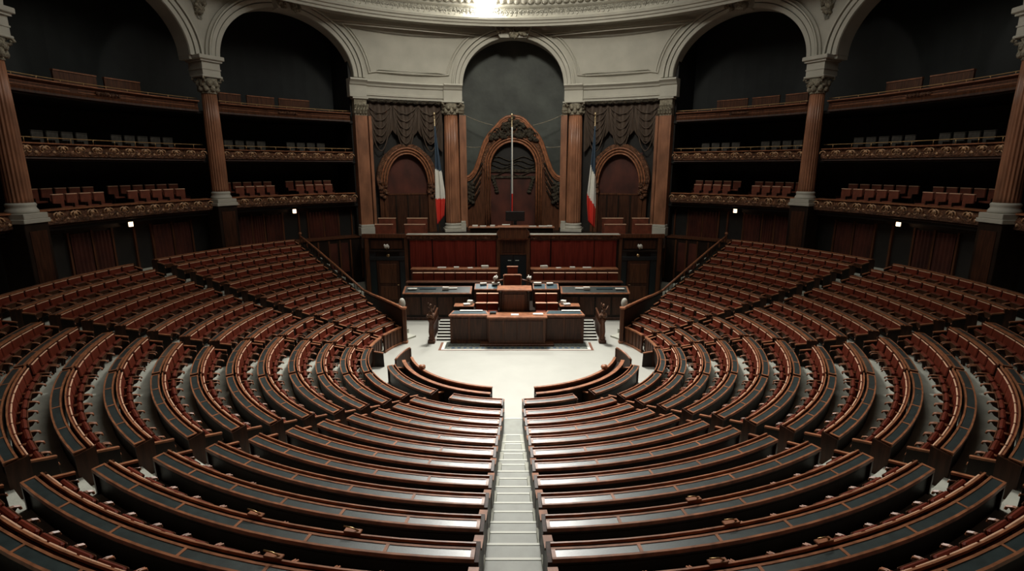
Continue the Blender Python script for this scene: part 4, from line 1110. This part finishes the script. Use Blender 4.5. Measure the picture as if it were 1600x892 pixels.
# chairs of the tribune
def bench_chair(x0, x1, y_, zf, zt, n_, label, group=None):
    for i in range(n_):
        xa = x0+(x1-x0)*i/n_+.02; xb = x0+(x1-x0)*(i+1)/n_-.02; xm = (xa+xb)/2
        e = empty('armchair', (xm, y_, zf), 0, label(i), 'chair', group)
        t = MB(); t.box(xa, xb, y_, y_+.12, zf+.35, zt-.03, 'seat_red', None, .03); centred('backrest', t, e.location, e)
        t = MB(); t.box(xa, xb, y_-.015, y_+.13, zt-.045, zt, 'piping_highlight', None, .015); centred('top_rail', t, e.location, e)
        t = MB(); t.box(xa+.02, xb-.02, y_-.42, y_+.02, zf+.28, zf+.42, 'seat_red', None, .03); centred('seat', t, e.location, e)
        t = MB(); t.box(xa+.01, xb-.01, y_-.40, y_+.10, zf, zf+.28, 'wood_dark'); centred('base', t, e.location, e)
for s in (-1, 1):
    xs = sorted((TX+s*.92-.0, TX+s*2.1))
    bench_chair(xs[0], xs[1], 4.35, .85, 1.63, 2, lambda i, s=s: '%s red chair, front row beside the lectern on the %s' % (('left-hand', 'right-hand')[i], SN[s]), 'red tribune chairs')
    bench_chair(xs[0], xs[1], 4.95, 1.15, 1.98, 2, lambda i, s=s: '%s red chair, second row beside the lectern on the %s' % (('left-hand', 'right-hand')[i], SN[s]), 'red tribune chairs')
    e = empty('side_console', (TX+s*2.6, 4.3, .85), 0, 'low dark console desk with papers at the %s edge of the tribune' % SN[s], 'desk')
    xs = sorted((TX+s*2.18, TX+s*3.1))
    t = MB(); t.box(xs[0], xs[1], 4.05, 4.55, .85, 1.5, 'wood_dark', None, .01); centred('body', t, e.location, e)
    t = MB(); t.box(xs[0]-.04, xs[1]+.04, 4.0, 4.6, 1.5, 1.55, 'wood_edge', None, .01); centred('top', t, e.location, e)
    papers(TX+s*2.5, 4.2, 1.55, .34, .26, .09, 'white paper pile on the low dark console, %s side' % SN[s], rot=.2)
    papers(TX+s*2.35, 4.4, 1.55, .26, .2, .2, 'taller pale paper pile on the low dark console, %s side' % SN[s], rot=-.3)
    # secretaries' desk behind
    e = empty('secretary_desk', (TX+s*1.6, 5.6, 1.15), 0, 'upper tribune desk with pale leather top, %s of the central armchair' % SN[s], 'desk')
    xs = sorted((TX+s*.85, TX+s*2.2))
    t = MB(); t.box(xs[0], xs[1], 5.4, 5.9, 1.15, 2.05, 'wood_panel', None, .01); centred('body', t, e.location, e)
    t = MB(); t.add([(xs[0], 5.35, 2.05), (xs[1], 5.35, 2.05), (xs[1], 5.95, 2.22), (xs[0], 5.95, 2.22), (xs[0], 5.35, 2.10), (xs[1], 5.35, 2.10), (xs[1], 5.95, 2.27), (xs[0], 5.95, 2.27)], [(0, 1, 2, 3), (4, 5, 6, 7), (0, 1, 5, 4), (1, 2, 6, 5), (2, 3, 7, 6), (3, 0, 4, 7)], 'wood_edge'); centred('top', t, e.location, e)
    for i in range(2):
        a = xs[0]+.05+i*(xs[1]-xs[0]-.05)/2; b_ = a+(xs[1]-xs[0])/2-.09
        t = MB(); t.add([(a, 5.40, 2.10), (b_, 5.40, 2.10), (b_, 5.90, 2.25), (a, 5.90, 2.25), (a, 5.40, 2.122), (b_, 5.40, 2.122), (b_, 5.90, 2.265), (a, 5.90, 2.265)], [(0, 1, 2, 3), (4, 5, 6, 7), (0, 1, 5, 4), (1, 2, 6, 5), (2, 3, 7, 6), (3, 0, 4, 7)], 'leather_blue'); centred('leather_inlay', t, e.location, e)
    papers(TX+s*1.1, 5.78, 2.27, .4, .22, .10, 'white paper pile on the upper tribune desk near the armchair, %s side' % SN[s])
    papers(TX+s*1.75, 5.82, 2.27, .34, .2, .07, 'white paper pile on the upper tribune desk, outer %s side' % SN[s], rot=.15)
# central armchair
ax = TX-.22
e = empty('high_armchair', (ax, 5.9, 1.15), 0, 'high-backed red armchair with wooden frame at the top centre of the tribune', 'chair')
t = MB(); t.box(ax-.42, ax+.42, 5.55, 5.68, 1.3, 2.78, 'seat_red', None, .04); t.box(ax-.27, ax+.27, 5.95, 6.08, 2.2, 3.16, 'seat_red', None, .04); centred('backrest', t, e.location, e)
t = MB(); t.box(ax-.44, ax+.44, 5.53, 5.70, 2.76, 2.84, 'wood_edge', None, .02); t.box(ax-.30, ax+.30, 5.93, 6.10, 3.14, 3.20, 'wood_edge', None, .02)
for s in (-1, 1): t.box(ax+s*.45-.03, ax+s*.45+.03, 5.52, 5.7, 1.2, 2.8, 'wood_edge', None, .01)
centred('frame', t, e.location, e)
t = MB()
for s in (-1, 1): t.tube([(ax+s*.45, 5.6, 2.55), (ax+s*.8, 5.7, 2.45), (ax+s*.95, 5.75, 2.32)], .06, 'wood_mid', 6)
centred('arm', t, e.location, e)
t = MB(); t.box(ax-.42, ax+.42, 5.1, 5.6, 1.15, 1.6, 'wood_dark'); t.box(ax-.4, ax+.4, 5.1, 5.6, 1.6, 1.7, 'seat_red', None, .03); centred('seat', t, e.location, e)
for s in (-1, 1):
    t = MB(); X = ax+s*.88
    t.blob((X, 5.75, 2.62), (.13, .1, .10), 'paper', 4, 6, .3); t.tube([(X, 5.75, 2.27), (X+s*.05, 5.75, 2.5), (X-s*.05, 5.72, 2.78)], .03, 'paper', 5)
    tag(t.obj('desk_telephone'), 'pale telephone-like object beside the high red armchair, %s side' % SN[s], 'telephone')
# papers and small things on the lower desks
papers(TX-1.15, 3.0, 1.44, .30, .22, .10, 'dark blue folder at the left corner of the projecting desk top', 'leather_blue')
papers(TX+1.0, 2.85, 1.44, .48, .25, .05, 'white papers at the right of the projecting desk top')
papers(TX-.1, 2.8, 1.44, .36, .28, .03, 'white sheet in the middle of the projecting desk top')
papers(TX-2.2, 3.2, 1.53, 1.1, .12, .03, 'long white paper strip at the rear of the left leather wing', tilt=.2)
papers(TX+2.6, 3.2, 1.53, .9, .12, .03, 'long white paper strip at the rear of the right leather wing', tilt=.2)

# large desks left and right and the upholstered rows behind them
for s in (-1, 1):
    xs = sorted((TX*.9+s*2.5, TX*.9+s*6.2))
    e = empty('ministers_desk', ((xs[0]+xs[1])/2, 7, 0), 0, 'wide dark wooden desk with green leather top standing behind the tribune, %s side' % SN[s], 'desk')
    t = MB(); t.box(xs[0], xs[1], 6.85, 7.5, 0, 1.48, 'wood_dark', None, .01)
    for i in range(4):
        a = xs[0]+.1+i*(xs[1]-xs[0]-.1)/4; t.box(a, a+(xs[1]-xs[0])/4-.12, 6.82, 6.86, .3, 1.3, 'wood_panel', None, .01)
    centred('body', t, e.location, e)
    t = MB(); t.box(xs[0]-.05, xs[1]+.05, 6.78, 6.9, 0, .16, 'wood_panel', None, .02); centred('baseboard', t, e.location, e)
    def slab(y0, z0, y1, z1, th, m, inset=0):
        a, b_ = xs[0]-.04+inset, xs[1]+.04-inset
        return MB().add([(a, y0, z0), (b_, y0, z0), (b_, y1, z1), (a, y1, z1), (a, y0, z0+th), (b_, y0, z0+th), (b_, y1, z1+th), (a, y1, z1+th)], [(0, 1, 2, 3), (4, 5, 6, 7), (0, 1, 5, 4), (1, 2, 6, 5), (2, 3, 7, 6), (3, 0, 4, 7)], m)
    centred('top', slab(6.78, 1.48, 7.55, 1.72, .05, 'wood_edge'), e.location, e)
    centred('leather_top', slab(6.86, 1.52, 7.48, 1.712, .045, 'leather', .10), e.location, e)
    nm = SN[s]
    for i, (u, w_, h) in enumerate(((.12, .5, .04), (.35, .9, .03), (.62, .35, .12), (.72, .5, .05))):
        papers(xs[0]+(xs[1]-xs[0])*(u if s < 0 else 1-u), 7.2+.1*(i % 2), 1.68, w_, .25, h, '%s from the outer end on the wide dark desk, %s side' % (('thin pale papers', 'flat dark blotter', 'thick white document pile', 'white document pile')[i], nm), 'paper' if i != 1 else 'leather_blue')
    xs = sorted((TX*.4+s*.98, TX*.4+s*6.05))
    e = empty('fronting_desk', ((xs[0]+xs[1])/2, 8, 0), 0, 'dark wooden fronting with moulded sill before the upholstered row, %s side' % nm, 'desk')
    t = MB(); t.box(xs[0], xs[1], 7.95, 8.25, 0, 1.86, 'wood_dark', None, .01); t.box(xs[0]-.1, xs[1]+.1, 8.25, 9.4, 0, 1.3, 'wood_dark'); centred('body', t, e.location, e)
    t = MB(); t.box(xs[0]-.12, xs[1]+.12, 7.85, 8.35, 1.86, 1.93, 'wood_mid', None, .015); centred('sill', t, e.location, e)
    bench_chair(xs[0]+.1, xs[1], 8.75, 1.3, 2.30, 8, lambda i, nm=nm: '%s red chair from the left in the upholstered row under the %s curtains' % (ORD[i+1], nm), 'red chairs before the curtains')
    e = empty('rear_ledge', ((xs[0]+xs[1])/2, 9.2, 0), 0, 'wooden ledge behind the upholstered row beneath the red curtains, %s side' % nm, 'ledge')
    t = MB(); t.box(xs[0], xs[1], 8.95, 9.5, 1.3, 2.42, 'door_red', None, .01); centred('body', t, e.location, e)
    t = MB(); t.box(xs[0]-.03, xs[1]+.03, 8.92, 9.55, 2.42, 2.48, 'wood_edge', None, .01); centred('top', t, e.location, e)
    for i, (u, w_, h) in enumerate(((.35, .5, .06), (.52, .3, .08), (.85, .42, .16), (.68, .3, .04))):
        papers(xs[0]+(xs[1]-xs[0])*(u if s < 0 else 1-u), 9.2, 2.48, w_, .22, h, '%s white paper pile from the outer end on the ledge beneath the %s curtains' % (ORD[i+1] if i < 2 else ('fourth', 'third')[i-2], nm), rot=.1*i)

# things on the upper podium behind the parapet
e = empty('president_desk', (-.1, 12, 3.42), 0, 'long dark desk on the podium behind the parapet in front of the canopy', 'desk')
t = MB(); t.box(-2.7, 2.5, 11.7, 12.3, 3.42, 4.55, 'wood_dark', None, .01); centred('body', t, e.location, e)
t = MB(); t.box(-2.8, 2.6, 11.6, 12.4, 4.55, 4.62, 'wood_edge', None, .015); centred('top', t, e.location, e)
papers(-.45, 11.75, 4.62, .50, .3, .16, 'bright white box of papers beside the monitor on the podium desk')
for i, (x, w_, h) in enumerate(((-2.4, .35, .10), (-1.9, .4, .06), (-1.3, .3, .1), (1.2, .5, .05), (1.9, .6, .06), (2.3, .3, .08))):
    papers(x, 11.9, 4.62, w_, .25, h, '%s pale paper pile from the left on the podium desk' % ORD[i+1])
e = empty('monitor', (.12, 12.1, 4.62), 0, 'flat black monitor standing on the podium desk', 'monitor')
t = MB(); t.box(-.48, .72, 12.08, 12.14, 4.95, 5.56, 'black_gloss', None, .015); centred('screen', t, e.location, e)
t = MB(); t.box(.02, .22, 12.1, 12.16, 4.66, 4.97, 'black_gloss'); t.box(-.15, .4, 11.98, 12.22, 4.62, 4.66, 'black_gloss', None, .01); centred('stand', t, e.location, e)
for s, xs_ in ((-1, ((-9.15, -8.0), (-7.2, -5.85))), (1, ((6.05, 7.45), (8.1, 9.2)))):
    for q, (x0, x1) in enumerate(xs_):
        for row, y_, zt in ((0, 13.6, 4.55), (1, 14.6, 4.86)):
            e = empty('podium_bench', ((x0+x1)/2, y_, 3.42), 0, '%s red-backed bench on the podium, %s pair from the left, %s of the flags' % (('front', 'rear')[row], ('first', 'second')[q], SN[s]), 'bench')
            t = MB(); t.box(x0, x1, y_, y_+.12, 3.7, zt, 'gallery_red', None, .02); t.box(x0, x1, y_-.45, y_, 3.7, 3.86, 'gallery_red', None, .02); centred('upholstery', t, e.location, e)
            t = MB(); t.box(x0-.03, x1+.03, y_-.02, y_+.14, zt, zt+.05, 'piping_highlight', None, .01); centred('top_rail', t, e.location, e)
            t = MB(); t.box(x0, x1, y_-.4, y_+.1, 3.42, 3.7, 'wood_dark'); centred('base', t, e.location, e)

# ------------------------------------------------------------------ flags
def flag(x0, xb, y_, ztop, zbase, side, label, furled=False):
    e = empty('flag', (xb, y_, 3.42), 0, label, 'flag', None)
    t = MB(); t.tube([(xb, y_, 3.42), (x0, y_, ztop)], .032, 'gold', 8); centred('pole', t, e.location, e)
    t = MB(); t.lathe([(.03, 0), (.06, .04), (.03, .08), (.03, .16), (.075, .24), (.05, .32), (.005, .36)], (x0, y_, ztop), 10, 'gold'); centred('finial', t, e.location, e)
    t = MB(); t.lathe([(.22, 0), (.22, .06), (.08, .12), (.05, .5)], (xb, y_, 3.42), 14, 'wood_mid'); centred('foot', t, e.location, e)
    zt = ztop-.45; zb = zbase; N = 22; K = 60; vs = []
    def px(z): return xb+(x0-xb)*(z-3.42)/(ztop-3.42)
    for j in range(K+1):
        v = j/K
        if furled: wl, wr = (.04+.05*v, .04+.03*v)
        else:
            wn_ = .05+.44*min(1, v/.72)**1.15
            wl, wr = (.30*wn_, .90*wn_) if side < 0 else (.90*wn_, .30*wn_)
            if v > .8: wr *= 1-(v-.8)*1.2; wl *= 1-(v-.8)*1.2
        for i in range(N+1):
            u = i/N; x = -wl+(wl+wr)*u
            lo_ = zb+(.0 if furled else (.55*u if side < 0 else .45*(1-u))) 
            z = zt-(zt-lo_)*v
            vs.append((px(z)+x, y_-.06-.09*min(1, v*2)*(1+math.sin(u*PI*3.2+v*1.5)), z))
    fs = {0: [], 1: [], 2: []}
    for j in range(K):
        for i in range(N):
            u = i/N; v = j/K; sk = 0 if furled else (-.07*(u-.3) if side < 0 else .09*(u-.5)*-1)
            b0, b1 = (.9, 1.1) if furled else (.44, .745)
            w_ = v+sk
            if furled: c = 0 if u < .15 else (1 if v < .70 else 2)
            else: c = 0 if w_ < b0 else (1 if w_ < b1 else 2)
            fs[c].append((j*(N+1)+i, j*(N+1)+i+1, (j+1)*(N+1)+i+1, (j+1)*(N+1)+i))
    t = MB()
    base = len(t.v); t.v += vs
    for c, m in ((0, 'flag_blue'), (1, 'flag_white'), (2, 'flag_red')):
        k_ = t.mi(m)
        for q in fs[c]: t.f.append(list(q)); t.m.append(k_); t.sm.append(True)
    o = centred('cloth', t, e.location, e)
    sm_ = o.modifiers.new('thickness', 'SOLIDIFY'); sm_.thickness = .012
flag(-4.86, -4.70, 12.6, 11.2, 4.7, -1, 'blue, white and red flag hanging from the pole on the left')
flag(5.05, 5.12, 12.6, 11.2, 4.45, 1, 'blue, white and red flag hanging from the pole on the right')
flag(-.08, -.08, 12.75, 11.15, 4.9, -1, 'tightly furled blue, white and red flag on the central pole before the canopy', True)

# ------------------------------------------------------------------ small things left on the benches
rn = random.Random(11); nth = 0
for s, k, a, what in ((-1, 12, 150.5, 0), (-1, 12, 154, 1), (-1, 11, 151, 0), (-1, 10, 148.6, 0), (1, 12, 151.5, 0), (1, 11, 152, 0), (1, 10, 150, 0), (-1, 9, 148.8, 0)):
    p = pol(RING[k]-.50, a, s, FLO[k]+.022); nth += 1
    papers(p.x, p.y, p.z-.02, .13, .19, .02, 'white paper on the floor, %s row, outer end of central block, %s half%s' % (ORD[k-1], SN[s], ', second' if what else ''), rot=rn.uniform(-.6, .6))
for s, k, a in ((-1, 11, 163), (-1, 12, 167.5), (-1, 11, 170), (1, 11, 166), (1, 12, 163), (1, 12, 169.5), (1, 10, 166)):
    p = pol(RING[k]-.22, a, s, ZDESK[k]+.032); t = MB(); M = Matrix.Translation(p) @ Matrix.Rotation(-s*rad(a), 4, 'Z')
    e = empty('desk_microphone', tuple(p), 0, 'small desk microphone fitting on the rail, %s row, %s half, %s from the aisle' % (ORD[k-1], SN[s], ('near' if a > 168 else 'midway' if a > 164.5 else 'farther')), 'microphone')
    t.box(-.14, .14, -.05, .05, 0, .035, 'wood_edge', M, .008); centred('base', t, p, e)
    t = MB(); t.tube([M @ Vector((-.1, 0, .03)), M @ Vector((0, .02, .09)), M @ Vector((.14, .02, .10))], .012, 'brass', 6); centred('stem', t, p, e)
